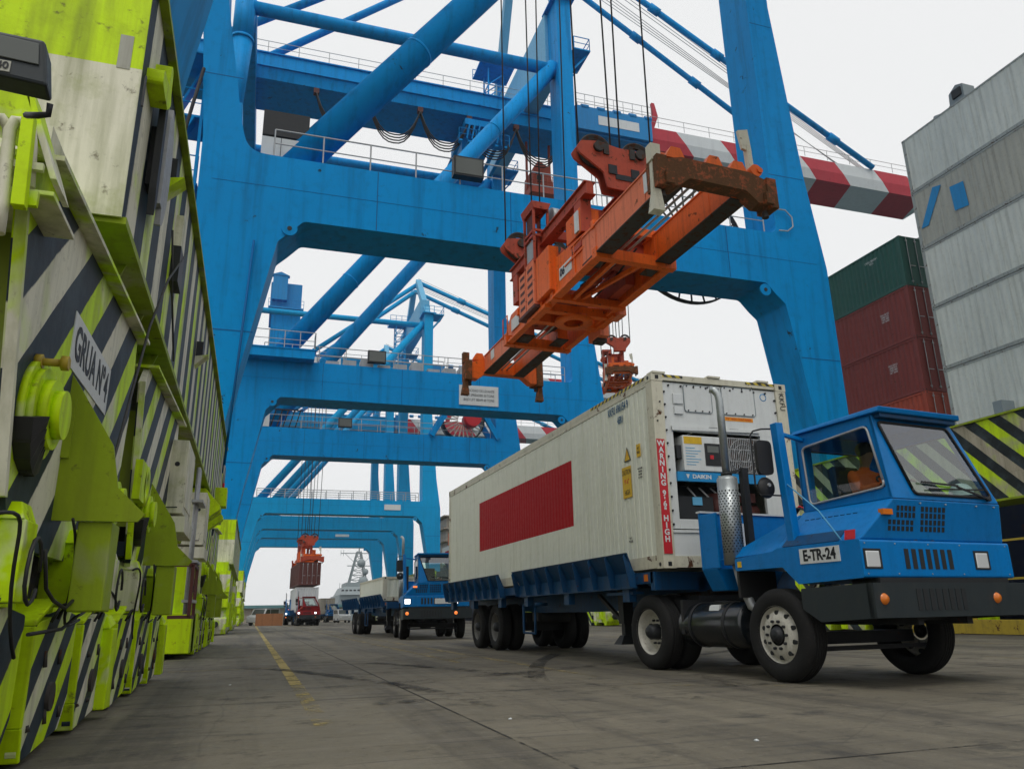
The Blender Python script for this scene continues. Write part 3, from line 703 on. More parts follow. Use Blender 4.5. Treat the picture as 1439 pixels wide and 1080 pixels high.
    for n_, o_ in enumerate((-1.45, 0, 1.45)):
        yt = yc+o_
        pr = fillet([(yt-.62, .76), (yt-.60, .06), (yt-.44, .03), (yt+.42, .10), (yt+.60, .30), (yt+.60, .84), (yt+.2, .88), (yt-.5, .80)], .03, 2)
        mb = mk(); mb.prism(pr, 'x', X(-1.27), X(-1.215)); mb.prism(pr, 'x', X(-2.28), X(-2.22)); mb.box(X(-2.22), X(-1.27), yt-.45, yt+.5, .72, .76)
        tr_ = mb.build('wheel_truck', ('hazard_low' if (n_+int(yc)) % 3 else 'hazard_stripes') if side < 0 else 'hazard_right', root)
        mb = mk()
        mb.hexa([(X(-2.28), yt-.64, .22), (X(-1.2), yt-.64, .22), (X(-1.2), yt-.60, .22), (X(-2.28), yt-.60, .22), (X(-2.28), yt-.65, .78), (X(-1.2), yt-.65, .78), (X(-1.2), yt-.61, .78), (X(-2.28), yt-.61, .78)])
        mb.hexa([(X(-2.28), yt-.58, .03), (X(-1.2), yt-.58, .03), (X(-1.2), yt-.54, .03), (X(-2.28), yt-.54, .03), (X(-2.28), yt-.64, .22), (X(-1.2), yt-.64, .22), (X(-1.2), yt-.60, .22), (X(-2.28), yt-.60, .22)])
        mb.hexa([(X(-2.28), yt-.65, .78), (X(-1.2), yt-.65, .78), (X(-1.2), yt-.2, .92), (X(-2.28), yt-.2, .92), (X(-2.28), yt-.65, .81), (X(-1.2), yt-.65, .81), (X(-1.2), yt-.2, .95), (X(-2.28), yt-.2, .95)])
        cv = mb.build('truck_cover', 'neon_full', tr_, bevel=.008)
        if n_ == 2: mb = mk(); y1_ = yt+.30
        else: mb = mk(); y1_ = None
        if y1_: mb.box(X(-1.40), X(-1.13), y1_, y1_+.26, .08, .74); mb.hexa([(X(-1.40), y1_-.02, .74), (X(-1.15), y1_-.02, .74), (X(-1.15), y1_+.26, .78), (X(-1.40), y1_+.26, .78), (X(-1.40), y1_+.1, .84), (X(-1.2), y1_+.1, .84), (X(-1.2), y1_+.26, .86), (X(-1.40), y1_+.26, .86)])
        if y1_: mb.build('rail_guard', 'neon_full', cv, bevel=.01)
        mb = mk()
        mb.cyl((X(-1.86), yt, .34), (X(-1.70), yt, .34), .29, seg=28); mb.cyl((X(-1.90), yt, .34), (X(-1.86), yt, .34), .33, seg=28); mb.cyl((X(-2.2), yt, .34), (X(-1.19), yt, .34), .09, seg=14)
        mb.build('wheel', 'grease_steel', tr_)
        if detail:
            mb = mk(); zz = .95; mb.box(X(-1.38), X(-1.15), yt+.05, yt+.30, .90, 1.32); mb.hexa([(X(-1.38), yt+.03, 1.32), (X(-1.16), yt+.03, 1.32), (X(-1.16), yt+.30, 1.32), (X(-1.38), yt+.30, 1.32), (X(-1.38), yt+.12, 1.42), (X(-1.20), yt+.12, 1.42), (X(-1.20), yt+.30, 1.42), (X(-1.38), yt+.30, 1.42)])
            mb.build('scraper_box', 'neon' if n_ != 1 else 'neon_full', tr_, bevel=.008)
            mb = mk()
            p = []
            for j in range(13):
                a = j/12; p.append((X(-1.14)+sx*.03*math.sin(a*5+n_), yt-.5+a*.75+.05*math.sin(a*8+yc), 1.28-.5*a+.16*math.sin(a*4.5+n_*2)))
            mb.tube(p, .010, 6)
            p = [(X(-1.10), yt+.12+.13*math.cos(j*.52)*(1+.1*math.sin(j)), 1.06+.17*math.sin(j*.52)) for j in range(12)]; mb.tube(p, .011, 6)
            mb.tube([(X(-1.17), yt-.42, .80), (X(-1.13), yt-.40, .90), (X(-1.13), yt-.28, .91), (X(-1.17), yt-.26, .82)], .010, 5)
            mb.build('hose', 'rubber', tr_)
            mb = mk()
            for j in range(5): mb.cyl((X(-1.215), yt-.45+.2*j, .18+.11*rnd.random()+.35*(j % 2)), (X(-1.205), yt-.45+.2*j, .18+.35*(j % 2)), .015, seg=6)
            mb.build('bolt', 'grease_steel', tr_)
    lg = mk(); yl = yc+2.95; lg.lathe([(.09, 0), (.21, 0), (.21, .07), (.09, .07), (.09, 0)], (X(-1.22), yl, 2.17), (sx, 0, 0), 28)
    lg.box(X(-1.22), X(-1.15), yl-.50, yl-.14, 1.97, 2.37); lg.build('ring_lug', 'neon_full', eq)
    return eq
def guard_plate(root, org, side, y, z0, z1, out, w_=.5, top=.5):
    """bent guard plate standing out from the gear, its face towards the traffic's end"""
    sx = 1 if side < 0 else -1; X = lambda x: mirx(x, side)
    a = X(-1.25)
    pts = [(a-sx*.2, z0), (a+sx*out, z0), (a+sx*(out+.04), z0+.05), (a+sx*(out-.14), z0+.22), (a+sx*(out-.2), z0+.5), (a+sx*.06, z1-.12), (a-sx*.02, z1), (a-sx*.2, z1-.06)]
    mb = MB(org); mb.prism(pts, 'y', y, y+.03); mb.box(min(a, a+sx*.05), max(a, a+sx*.05), y-.02, y, z0+.4, z1-.2)
    mb.build('guard_plate', 'olive', root)
def gear(root, org, side, ya, yb):
    sx = 1 if side < 0 else -1; X = lambda x: mirx(x, side)
    def mk(): return MB(org)
    units = [ya-.35, ya+4.2, yb-2.2, yb+2.5]
    for i, y in enumerate(units):
        eq = gear_unit(root, org, side, y, detail=(side < 0), z_top=3.4 if i == 0 else 3.62)
        if i == 0 and side < 0:
            pl = mk().box(X(-1.25), X(-1.243), y-.62, y+.74, 2.40, 2.78)
            o = pl.build('number_plate', 'label_white', eq); o['label'] = 'white plate reading GRUA N\u00b04'
            text('GRUA N\u00b04', .33, 'ink', eq, Vector((X(-1.241), y+.06, 2.59))-Vector(org), RIGHTS, sx=.80, bold=.008)
            mb = mk(); mb.cyl((X(-1.25), y-1.33, 2.2), (X(-1.12), y-1.33, 2.2), .022, seg=10); mb.cyl((X(-1.12), y-1.33, 2.2), (X(-1.08), y-1.33, 2.2), .042, seg=6); mb.cyl((X(-1.25), y-1.33, 2.2), (X(-1.21), y-1.33, 2.2), .042, seg=6)
            mb.build('bolt', 'yellow_steel', eq)
        if side < 0:
            guard_plate(root, org, side, y-.45, 1.42, 2.42, .50)
            mk().box(-1.10, -.90, y-.42, y-.12, .86, 1.42).build('guard_column', 'olive', root, bevel=.01)
    # corner webs below the sill, cabinets and pipes along it
    mb = mk()
    for y in (ya+2, yb-3.6):
        mb.prism([(y-2.2, 3.8), (y+3.9, 3.8), (y+2.7, 3.46), (y-1.2, 3.46)], 'x', X(-2.2), X(-1.45))
        for k in (-1.6, -.4, .9, 2.2): mb.prism([(X(-1.45), 3.46), (X(-1.45), 3.8), (X(-1.22), 3.8), (X(-1.34), 3.46)], 'y', y+k, y+k+.03)
    mb.build('sill_haunch', 'olive', root)
    for y, L in (((ya+5.5, 1.3), (ya+10.6, 1.1)) if side < 0 else ()):
        mb = mk(); mb.box(X(-1.6), X(-1.03), y, y+L, 2.25, 3.30); mb.box(X(-1.03), X(-1.02), y+.08, y+L-.08, 2.35, 3.2); mb.box(X(-1.65), X(-.98), y-.06, y+L+.04, 1.98, 2.2)
        mb.cyl((X(-1.16), y-.01, 2.95), (X(-1.16), y, 2.95), .035, seg=12, mi=1); mb.tube([(X(-1.4), y-.03, 2.34), (X(-1.3), y-.05, 2.32), (X(-1.1), y-.03, 2.33)], .01, 5, 1)
        c_ = mb.build('switch_cabinet', ['neon_patchy', 'dark_metal'], root, bevel=.012)
    mb = mk()
    for k in range(4): mb.cyl((X(-1.15), ya+9.4+.12*k, .9), (X(-1.15), ya+9.4+.12*k, 3.6), .035, seg=8)
    for z in (1.1, 1.8, 2.9): mb.box(X(-1.2), X(-1.0), ya+9.1, ya+10.0, z, z+.05)
    mb.build('pipe_run', 'galvanised', root)
    mb = mk()
    y = ya+9.0
    for a, b_ in (((-1.05, y, .85), (-1.05, y, 1.75)), ((-1.05, y+1.1, .85), (-1.05, y+1.1, 1.75)), ((-1.05, y, .85), (-1.05, y+1.1, .85)), ((-1.05, y, 1.75), (-1.05, y+1.1, 1.75)), ((-1.4, y, .85), (-1.05, y, .85)), ((-1.4, y, 1.75), (-1.05, y, 1.75))):
        mb.bar((X(a[0]), a[1], a[2]), (X(b_[0]), b_[1], b_[2]), .06, .06)
    mb.build('guard_frame', 'brown_steel', root)
    for y in (ya+12.6, ya+14.6, yb-5.2):
        mb = mk(); mb.prism([(X(-1.2), 3.7), (X(-.85), 3.3), (X(-.85), 3.22), (X(-1.25), 2.9), (X(-2.0), 2.9), (X(-2.0), 3.7)], 'y', y, y+.35)
        mb.box(X(-2.0), X(-1.2), y-.4, y+.8, .12, .95); mb.box(X(-1.9), X(-1.4), y, y+.3, .9, 3.0)
        mb.build('side_bracket', 'neon_full', root, bevel=.01)
    # fittings on the sill's face: hoods, cleat, junction box, cables
    for y, z in ((ya+1.55, 5.42), (ya+6.9, 5.2)):
        mb = mk(); mb.box(X(-1.2), X(-1.09), y, y+.16, z-.16, z+.10); mb.prism([(X(-1.2), z-.18), (X(-1.0), z-.14), (X(-1.2), z-.34)], 'y', y-.06, y+.2, 1)
        mb.build('lamp_hood', ['dark_metal', 'neon'], root)
    mb = mk(); mb.box(X(-1.2), X(-1.12), ya+2.8, ya+3.2, 5.05, 5.5); mb.box(X(-1.2), X(-1.10), ya+2.7, ya+3.1, 4.6, 5.05, 1)
    mb.build('junction_box', ['neon_patchy', 'dark_metal'], root)
    y, z = ya+.05, 5.32
    mb = mk(); mb.prism(fillet([(y-.12, z-.05), (y+.25, z-.06), (y+.42, z+.1), (y+.36, z+.2), (y+.34, z+.42), (y+.24, z+.42), (y+.2, z+.16), (y-.12, z+.1)], .05, 3), 'x', X(-1.2), X(-1.06)); mb.build('cleat', 'neon_full', root)
    mk().tube([(X(-1.1), 9.72, 5.25), (X(-1.1), 8.36, 4.3), (X(-1.1), 7.52, 3.46), (X(-1.1), 7.04, 2.73), (X(-1.1), 6.69, 2.17), (X(-1.1), 6.35, 1.72), (X(-1.08), 6.2, 1.45)], .012, 6).build('loose_cable', 'rope_steel', root)
    mk().tube([(X(-1.15), ya+2.2, 5.0), (X(-1.13), ya+2.6, 4.4), (X(-1.14), ya+3.2, 4.1), (X(-1.15), ya+3.6, 3.9)], .012, 6).build('loose_cable', 'rope_steel', root)
    if side < 0:
        # cable guide: a tall hoop plate standing off the sill face
        mb = mk(); pts = []
        for j in range(17):
            t_ = math.pi*j/16; pts.append((ya+.75+.28*math.sin(t_), 4.95-.62*math.cos(t_)))
        pts += [(ya+.72, 5.42), (ya+.62, 5.42), (ya+.62, 4.48), (ya+.72, 4.48)]
        mb.prism(pts, 'x', -1.12, -1.07); mb.prism([(ya+.38, 5.35), (ya+.42, 5.5), (ya+.5, 5.5), (ya+.5, 4.4), (ya+.42, 4.25), (ya+.38, 4.5)], 'x', -1.14, -1.08, 1); mb.box(-1.2, -1.12, ya+.5, ya+.7, 4.6, 5.2, 1)
        mb.build('cable_guide', ['galvanised', 'dark_metal'], root)
        mk().box(-1.125, -1.11, ya-.52, ya-.5, 4.72, 5.0).build('latch', 'dark_metal', root)
        mk().box(-1.36, -1.26, ya-.425, ya-.421, 5.10, 5.42).build('primer_patch', 'stack_grey', root)
        # head of the gear nearest the lens: access bracket, handrail pipes, floodlight with its number
        y = 4.0
        fb = mk(); fb.hexa([(-1.5, y, 3.33), (-1.235, y, 3.21), (-1.235, y+.3, 3.21), (-1.5, y+.3, 3.33), (-1.5, y, 3.48), (-1.30, y, 3.49), (-1.30, y+.3, 3.49), (-1.5, y+.3, 3.48)])
        fb.hexa([(-1.13, y, 2.955), (-1.10, y, 2.955), (-1.10, y+.3, 2.955), (-1.13, y+.3, 2.955), (-1.33, y, 3.49), (-1.29, y, 3.49), (-1.29, y+.3, 3.49), (-1.33, y+.3, 3.49)])
        fb.box(-1.9, -1.10, y, y+.5, 2.86, 2.885)
        fb.build('access_bracket', 'neon', root, bevel=.004)
        mk().hexa([(-1.25, 3.9, 2.74), (-1.19, 3.9, 2.74), (-1.19, 3.96, 2.74), (-1.25, 3.96, 2.74), (-1.275, 3.9, 3.27), (-1.218, 3.9, 3.25), (-1.218, 3.96, 3.25), (-1.275, 3.96, 3.27)]).build('guard_post', 'neon_full', root, bevel=.004)
        for dx in (0, -.10):
            mk().tube([(-1.29+dx, 3.95, 2.6), (-1.295+dx, 3.95, 2.76), (-1.32+dx, 3.95, 3.05), (-1.325+dx, 3.95, 3.17), (-1.31+dx, 3.95, 3.225), (-1.275+dx, 3.96, 3.235), (-1.245+dx, 3.98, 3.20), (-1.235+dx, 4.0, 3.12), (-1.22+dx, 4.02, 2.9)], .028, 14).build('handrail_pipe', 'neon_patchy', root)
        mk().box(-1.6, -1.16, 3.97, 4.0, 2.98, 3.02).box(-1.6, -1.16, 3.97, 4.0, 2.78, 2.86).build('rail_plate', 'neon', root)
        L = mk(); y = 3.1
        L.hexa([(-1.45, y, 2.93), (-.94, y, 2.885), (-.955, y+.14, 2.90), (-1.45, y+.14, 2.94), (-1.45, y, 3.115), (-.978, y, 3.10), (-.985, y+.15, 3.10), (-1.45, y+.15, 3.12)])
        fl = L.build('floodlight', 'bumper_black', root, bevel=.014)
        mk().hexa([(-1.40, y-.008, 2.998), (-.983, y-.008, 2.972), (-.983, y+.0, 2.972), (-1.40, y+.0, 2.998), (-1.40, y-.008, 3.10), (-.995, y-.008, 3.072), (-.995, y, 3.072), (-1.40, y, 3.10)]).build('lamp_glass', 'lamp_glass', fl, bevel=.003)
        mk().box(-1.18, -1.08, y-.004, y, 2.918, 2.968).build('number_plate', 'stack_grey', fl)
        text('40', .046, 'ink', fl, Vector((-1.108, y-.006, 2.943))-Vector(org), FRONT, bold=.001)
        mk().tube([(-.95, y+.1, 2.87), (-.955, y+.12, 2.83), (-1.0, y+.14, 2.83), (-1.06, y+.2, 2.86)], .014, 6).build('lamp_bracket', 'dark_metal', fl)
        mk().tube([(-1.1, 4.9, 1.18), (-1.1, 5.05, .98), (-1.1, 5.27, .92), (-1.08, 5.5, .88), (-1.06, 5.75, .97), (-1.06, 5.98, 1.0), (-1.07, 6.05, .86), (-1.08, 5.85, .83), (-1.1, 5.6, .76), (-1.12, 4.9, .74)], .011, 7).build('hose', 'rubber', root)
    # tensioned wire with shackle, little gate frame near the far end
    if side < 0:
        mb = mk(); y = yb-2.0
        mb.tube([(-1.0, y, 4.3), (-1.0, y, 4.9), (-1.0, y+.5, 4.9), (-1.0, y+.5, 4.3)], .025, 6); mb.build('hand_hoop', 'galvanised', root)
        mk().box(-1.15, -.85, y-.6, y, 3.7, 4.2).build('bracket_box', 'neon_full', root, bevel=.01)
        mk().box(-1.0, -.95, y-.1, y+.1, 4.15, 4.4).build('warning_light', 'label_red', root)
        mb = mk(); mb.tube([(-.8, yb-.1, 12.8), (-1.1, yb-.2, 5.0)], .04, 6); mb.build('leg_conduit', 'crane_seam', root)
def gear_far(root, org, side, ya, yb):
    sx = 1 if side < 0 else -1; X = lambda x: mirx(x, side)
    def mk(): return MB(org)
    for y in (ya-.35, ya+4.3, yb-2.2, yb+2.5):
        hz = 'hazard_stripes' if side < 0 else 'hazard_right'
        prof = [(y-1.95, 3.0), (y-1.72, 3.22), (y+1.85, 3.42), (y+1.95, 2.9), (y+1.75, 1.75), (y+1.35, 1.28), (y-1.3, 1.28), (y-1.85, 1.8)]
        mk().prism(prof, 'x', X(-2.3), X(-1.25)).build('equalizer_beam', hz, root)
        mb = mk(); mb.box(X(-2.34), X(-1.2), y-2.02, y-1.9, 1.4, 3.3); mb.box(X(-2.1), X(-1.35), y-1.4, y+1.4, 3.3, 3.8)
        mb.box(X(-1.28), X(-1.1), y-1.6, y-1.2, .4, 1.7); mb.box(X(-1.28), X(-1.1), y+1.0, y+1.4, .4, 1.7)
        mb.build('equalizer_flange', 'neon_full', root)
        for s_ in (-1, 1):
            yt = y+s_*1.12
            pr = [(yt-.98, .82), (yt-.98, .30), (yt-.86, .06), (yt-.62, .04), (yt-.5, .22), (yt+.5, .22), (yt+.62, .04), (yt+.86, .06), (yt+.98, .30), (yt+.98, .82), (yt+.42, .98), (yt+.30, 1.42), (yt-.30, 1.42), (yt-.42, .98)]
            t_ = mk().prism(pr, 'x', X(-2.28), X(-1.22)).build('wheel_truck', 'neon' if s_ < 0 else 'hazard_low', root)
            mb = mk()
            for e in (-.52, .52): mb.cyl((X(-2.0), yt+e, .34), (X(-1.6), yt+e, .34), .29, seg=20)
            mb.build('wheel', 'tyre', t_)
        mk().box(X(-2.35), X(-1.18), y-2.12, y-2.02, 2.2, 3.1).build('buffer_plate', 'neon', root)
        mk().cyl((X(-1.75), y-2.5, .55), (X(-1.75), y-2.02, .55), .16, seg=14).build('buffer', 'dark_metal', root)
P1 = dict(blue='crane_blue', pale='pale_blue', zt=16.15, zb=13.78, zu=43, dy=2.0, top=6, rr=.03, rd=.62, g0=42.2, g1=44.4, gx0=-14, cuts=[32.3, 35.1, 39.9, 44.3, 49.1, 53.3, 58.2, 62.5, 66], apex=66.5, bk=.2, sx=0, bx=-6, lamps=True, hx=None, fest=True, reel=None, gear='full')
P2 = dict(P1, gear='far', reel=[(17.2, 66.9, 17.9, 2.0)])
P3 = dict(P1, blue='crane_blue_hazed', zt=15.0, zb=13.1, zu=40, top=1.2, rr=.045, rd=.5, g0=33.2, g1=35.6, cuts=[22.6, 25.4, 31, 36, 41, 46, 51, 57, 62], apex=49.5, bx=4.6, hx=-.6, lamps=False, fest=False, gear='far')
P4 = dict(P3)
crane(6.4, 24.7, 1, P1, 'nearest blue gantry crane, its striped gear with plate GRUA N\u00b04 at the left edge')
crane(47.6, 65.9, 2, P2, 'second blue gantry crane, carrying the white lifting capacity sign and the cable reel')
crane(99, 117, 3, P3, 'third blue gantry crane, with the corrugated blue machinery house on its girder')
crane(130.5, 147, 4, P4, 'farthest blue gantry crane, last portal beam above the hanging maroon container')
# ================================================================ SPREADERS
def spreader(name_label, loc, rot, ropes, big=True, colors=None, EY=5.85):
    A, Bc, Rd, Ru = colors or ('spreader_orange', 'spreader_faded', 'spreader_red', 'spreader_rusty')
    root = empty('container_spreader', loc, name_label, 'spreader', 'orange container spreaders hanging from the cranes'); root.rotation_euler = rot
    P = root
    # end beams with corner boxes and flippers
    for s in (-1, 1):
        y = s*EY; y0, y1 = y-.16, y+.16
        pts = fillet([(-1.2, .0), (-1.2, .50), (-.75, .62), (.75, .62), (1.2, .50), (1.2, .0), (.9, -.02), (.62, .20), (-.62, .20), (-.9, -.02)], {2: .1, 3: .1, 7: .15, 8: .15})
        e = MB().prism(pts, 'y', y0, y1).build('end_beam', Ru if s < 0 else A, P, bevel=.012)
        mb = MB()
        for q in (-1, 1):
            mb.box(q*1.22-.11, q*1.22+.11, y-.2, y+.2, -.08, .56); mb.cyl((q*1.14, y, -.22), (q*1.14, y, -.08), .07, .05, seg=10, mi=1)
            mb.box(q*1.10-.09, q*1.10+.09, y+s*.16, y+s*.26, -.05, .2)
        mb.build('corner_box', [Ru, 'grease_steel'], e, bevel=.008)
        mb = MB()
        for q in (-.85, 0, .55):
            mb.prism([(q-.22, .62), (q+.22, .62), (q+.12, .86), (q-.08, .86)], 'y', y-.1, y+.06)
        mb.cyl((.95, y-.14, .72), (.95, y+.14, .72), .13, seg=16); mb.cyl((1.02, y-.17, .72), (1.02, y-.14, .72), .06, seg=10)
        mb.build('bracket', A, e)
        for q in (-1, 1):
            f = MB(); up = (q > 0) if s < 0 else False
            x = q*1.27; zz = .62 if up else .5
            if up:
                f.bar((x-.35, y, .7), (x-.35, y+.02, 1.35), .1, .12); f.hexa([(x-.5, y-.03, 1.25), (x-.28, y-.03, 1.2), (x-.28, y+.03, 1.2), (x-.5, y+.03, 1.25), (x-.56, y-.03, 1.65), (x-.32, y-.03, 1.72), (x-.32, y+.03, 1.72), (x-.56, y+.03, 1.65)])
            else:
                f.bar((x, y, .75), (x+q*.03, y, -.25), .12, .10); f.hexa([(x-.14, y-.1, -.55), (x+.10, y-.1, -.55), (x+.10, y+.1, -.55), (x-.14, y+.1, -.55), (x-.07, y-.07, -.1), (x+.06, y-.07, -.1), (x+.06, y+.07, -.1), (x-.07, y+.07, -.1)])
                f.box(x-.1, x+.1, y-.09, y+.09, .5, .85)
            f.build('guide_flipper', 'reefer_frame' if s < 0 else Ru, e)
    # telescopic arms: the near pair slides outside the far pair
    for s, xs in ((-1, ((-.98, -.64), (.50, .84))), (1, ((-.68, -.38), (.34, .64)))):
        za, zb_ = (.18, .84) if s < 0 else (.2, .74)
        ya_, yb_ = (min(s*2.2, s*(EY-.13)), max(s*2.2, s*(EY-.13)))
        for i_, (x0, x1) in enumerate(xs):
            mb = MB(); mb.box(x0, x1, ya_, yb_, za, zb_); mb.box(x0-.03, x1+.03, ya_, yb_, zb_-.01, zb_+.025); mb.box(x0-.03, x1+.03, ya_, yb_, za-.03, za+.005, 1)
            for k in (.2, .8): mb.box(x0-.012, x0, ya_+(yb_-ya_)*k-.01, ya_+(yb_-ya_)*k+.01, za, zb_)
            ar = mb.build('telescopic_arm', [Bc if i_ == 0 else A, 'grease_steel'], P, bevel=.006)
            if i_ == 0 and big:
                yy = -5.3 if s < 0 else 4.75
                MB().box(x0-.016, x0-.004, yy, yy+.3, za+.2, zb_-.04).build('label_plate', 'label_white', ar)
    mb = MB()
    for s in (-1, 1):
        for x in (-.2, -.02): mb.cyl((x+s*.1, s*1.0, .42), (x+s*.1, s*(EY-.15), .36), .028, seg=8)
    mb.build('tie_rod', 'galvanised', P, keep=True)
    # main frame: two side girders, open below between the cross members
    for q in (-1, 1):
        x = q*.95; xi = x-q*.12
        mb = MB(); x0, x1 = min(x, xi), max(x, xi)
        mb.prism([(-2.9, .16), (.3, .16), (.3, 1.2), (-.5, 1.25), (-.7, 1.12), (-2.9, .92)], 'x', x0, x1)
        mb.prism([(.3, .18), (2.95, .18), (3.0, .55), (2.6, .9), (.3, .9)], 'x', x0+.02*(q < 0), x1-.02*(q > 0))
        mb.box(x0-.05, x1+.05, -2.9, .3, .10, .165); mb.box(x0-.03, x1+.03, .3, 2.95, .12, .185)
        for k in (-2.88, -1.75, -.62): mb.box(x0-.03, x1+.03, k, k+.04, .16, .93)
        g = mb.build('side_girder', A, P, bevel=.006)
        if q < 0:
            MB().box(-.985, -.952, -2.3, -1.2, .60, .64).box(-.975, -.952, -2.2, -1.55, .93, .96).build('weld_strip', A, g)
            pm = MB(); pm.box(-.962, -.951, -1.55, -.85, .40, .72).build('number_plate', 'label_white', g)
            text('06', .27, 'ink', g, (-.966, -1.03, .56), LEFTS, bold=.014)
            MB().box(-.975, -.951, -2.15, -1.62, .72, .86).build('recess_panel', 'spreader_red', g)
            MB().box(-.965, -.951, 1.9, 2.5, .35, .7).build('label_plate', 'label_white', g)
    mb = MB()
    for y, w_, z0, z1 in ((-2.82, .2, .05, .30), (-2.78, .12, .80, 1.0), (-.45, .16, .06, .26), (.25, .2, .05, .28), (.98, .22, .05, .30), (2.9, .22, .08, .36), (1.9, .1, .6, .8)):
        mb.box(-1.02, 1.02, y-w_/2, y+w_/2, z0, z1)
    for x in (-.95, .95): mb.box(x-.1, x+.1, -.1, 1.1, .02, .12)
    mb.box(-.5, -.4, -2.7, -.4, .1, .22); mb.bar((.3, -2.7, .2), (-.2, -.5, .2), .09, .1)
    mb.build('cross_member', A, P, bevel=.008, keep=True)
    MB().lathe([(.26, .0), (.50, .0), (.50, .10), (.26, .10), (.26, .0)], (.08, .62, -.01), (0, 0, 1), 28).build('slewing_ring', A, P)
    MB().box(-.78, .78, -2.55, -.3, .95, 1.12).box(.1, .75, -2.4, -1.5, .55, .95).box(-.6, .5, .3, 2.5, .5, .8).cyl((-.1, -1.2, .45), (-.1, .2, .45), .14, seg=14).box(.55, .8, -1.4, .1, .3, .9).build('drive_unit', 'spreader_red', P, bevel=.01, keep=True)
    MB().tube([(-.35, -2.6, .5), (-.3, -1.6, .35), (-.25, -.6, .5), (0, .2, .4), (.3, 1.4, .4), (.2, 2.7, .5)], .03, 7).tube([(.2, -2.6, .6), (.1, -1.9, .3), (.3, -1.0, .45), (.25, .1, .35)], .025, 7).build('hydraulic_hose', 'rubber', P, keep=True)
    # boxes on the left flank
    MB().box(-1.12, -.84, -.60, .22, .28, 1.48).build('control_box', A, P, bevel=.012)
    mb = MB(); mb.box(-1.16, -.86, .30, .82, .22, 1.52); mb.box(-1.16, -.86, .88, 1.34, .22, 1.45)
    for k in range(5):
        for j in (0, 1): mb.box(-1.168, -1.16, .38+.55*j, .72+.52*j, .38+.22*k, .47+.22*k, 1)
    mb.box(-1.18, -.9, .25, 1.38, .16, .24, 1)
    mb.build('switch_cabinet', [Bc, 'brown_steel'], P, bevel=.008, keep=True)
    mb = MB()
    for y_ in (.28, .92): 
        for x in (-1.12, -.72): mb.box(x-.03, x+.03, y_-.03, y_+.03, 1.45, 3.2)
    for z in (1.5, 2.2, 2.35, 3.0, 3.15): mb.box(-1.15, -1.09, .28, .92, z, z+.06); mb.box(-1.12, -.72, .25, .31, z, z+.06)
    mb.box(-1.10, -1.06, .34, .86, 1.6, 2.15, 1); mb.box(-1.08, -1.05, .34, .86, 2.45, 2.95, 2); mb.box(-1.0, -.75, .35, .85, 1.45, 2.3)
    mb.prism([(-1.2, 3.2), (-.65, 3.2), (-.72, 3.0), (-1.14, 3.0)], 'y', .2, 1.0)
    mb.build('cable_basket', [Rd, 'galvanised', 'brown_steel'], P, keep=True)
    MB().cyl((-.55, .5, 2.95), (-.35, .5, 2.95), .28, seg=18).build('cable_drum', 'galvanised', P)
    MB().tube([(-.98, 2.45, .2), (-1.10, 2.45, .2), (-1.10, 2.45, .8), (-1.10, 2.8, .8), (-1.10, 2.8, .2)], .02, 6).build('ladder_rung', A, P)
    MB().box(-.95, -.45, -2.1, -1.3, 1.1, 1.75).build('twistlock_gearbox', A, P, bevel=.02); MB().box(.2, .85, -1.2, -.2, 1.12, 1.7).build('twistlock_gearbox', A, P, bevel=.02)
    MB().box(-.99, -.96, -2.05, -1.85, 1.15, 1.68).build('label_plate', 'label_white', P)
    MB().box(.94, 1.22, .8, 1.5, -.15, .5).box(.94, 1.15, -.3, .2, .0, .3, 0).build('side_plate', Bc, P)
    MB().box(.96, 1.25, 1.0, 1.3, -.25, -.15).build('twistlock_head', 'grease_steel', P)
    # headblock
    hb = MB()
    for x in (-.80, .22): hb.box(x-.09, x+.09, -2.4, 2.6, 1.98, 2.26); hb.box(x-.15, x+.15, -2.4, 2.6, 2.26, 2.30); hb.box(x-.15, x+.15, -2.4, 2.6, 1.95, 1.98)
    for y in (-1.3, 0, 1.3): hb.box(-.80, .22, y-.08, y+.08, 2.0, 2.25)
    for y in (-1.95, 2.2):
        for x in (-.80, .22): hb.box(x-.14, x+.14, y-.18, y+.18, 1.1, 2.0)
    hd = hb.build('headblock', Rd, P, bevel=.01, keep=True)
    YN = (-2.4, 2.6)
    for y in YN:
        pts = [(-1.18, 3.05), (-1.06, 3.24), (-.62, 3.32), (-.05, 3.24), (.62, 3.26), (.93, 3.12), (.94, 2.86), (.55, 2.36), (.52, 2.1), (-.42, 2.1), (-.5, 2.5), (-1.12, 2.92)]
        pts = fillet(pts, .06, 2)
        for e in (-.17, .11): MB().prism(pts, 'y', y+e, y+e+.06).build('sheave_plate', Rd, hd, bevel=.006)
        for x in (-.62, .49):
            sh = MB().lathe([(.30, -.035), (.36, -.04), (.40, -.07), (.43, -.07), (.43, .07), (.40, .07), (.36, .04), (.30, .035), (.30, -.035)], (x, y, 3.14), (0, 1, 0), 32)
            for k in range(6):
                a = k*math.pi/3; sh.bar((x, y, 3.14), (x+.32*math.cos(a), y, 3.14+.32*math.sin(a)), .05, .06, up=(0, 1, 0))
            sh.cyl((x, y-.22, 3.14), (x, y+.22, 3.14), .09, seg=12); sh.cyl((x, y-.25, 3.14), (x, y-.17, 3.14), .13, seg=14); sh.build('sheave', 'grease_steel', hd, keep=True)
        if big:
            MB().box(-.38, -.16, y-.2, y-.17, 2.48, 2.72).box(.22, .44, y-.2, y-.17, 2.46, 2.70).box(-.2, .28, y-.19, y-.17, 2.36, 2.5).build('locking_pin', 'dark_metal', hd, keep=True)
            for x in (-.42, .28): MB().box(x-.07, x+.07, y-.21, y-.15, 2.98, 3.26).build('rope_guard', 'grease_steel', hd)
    inv = root.matrix_basis
    bpy.context.view_layer.update()
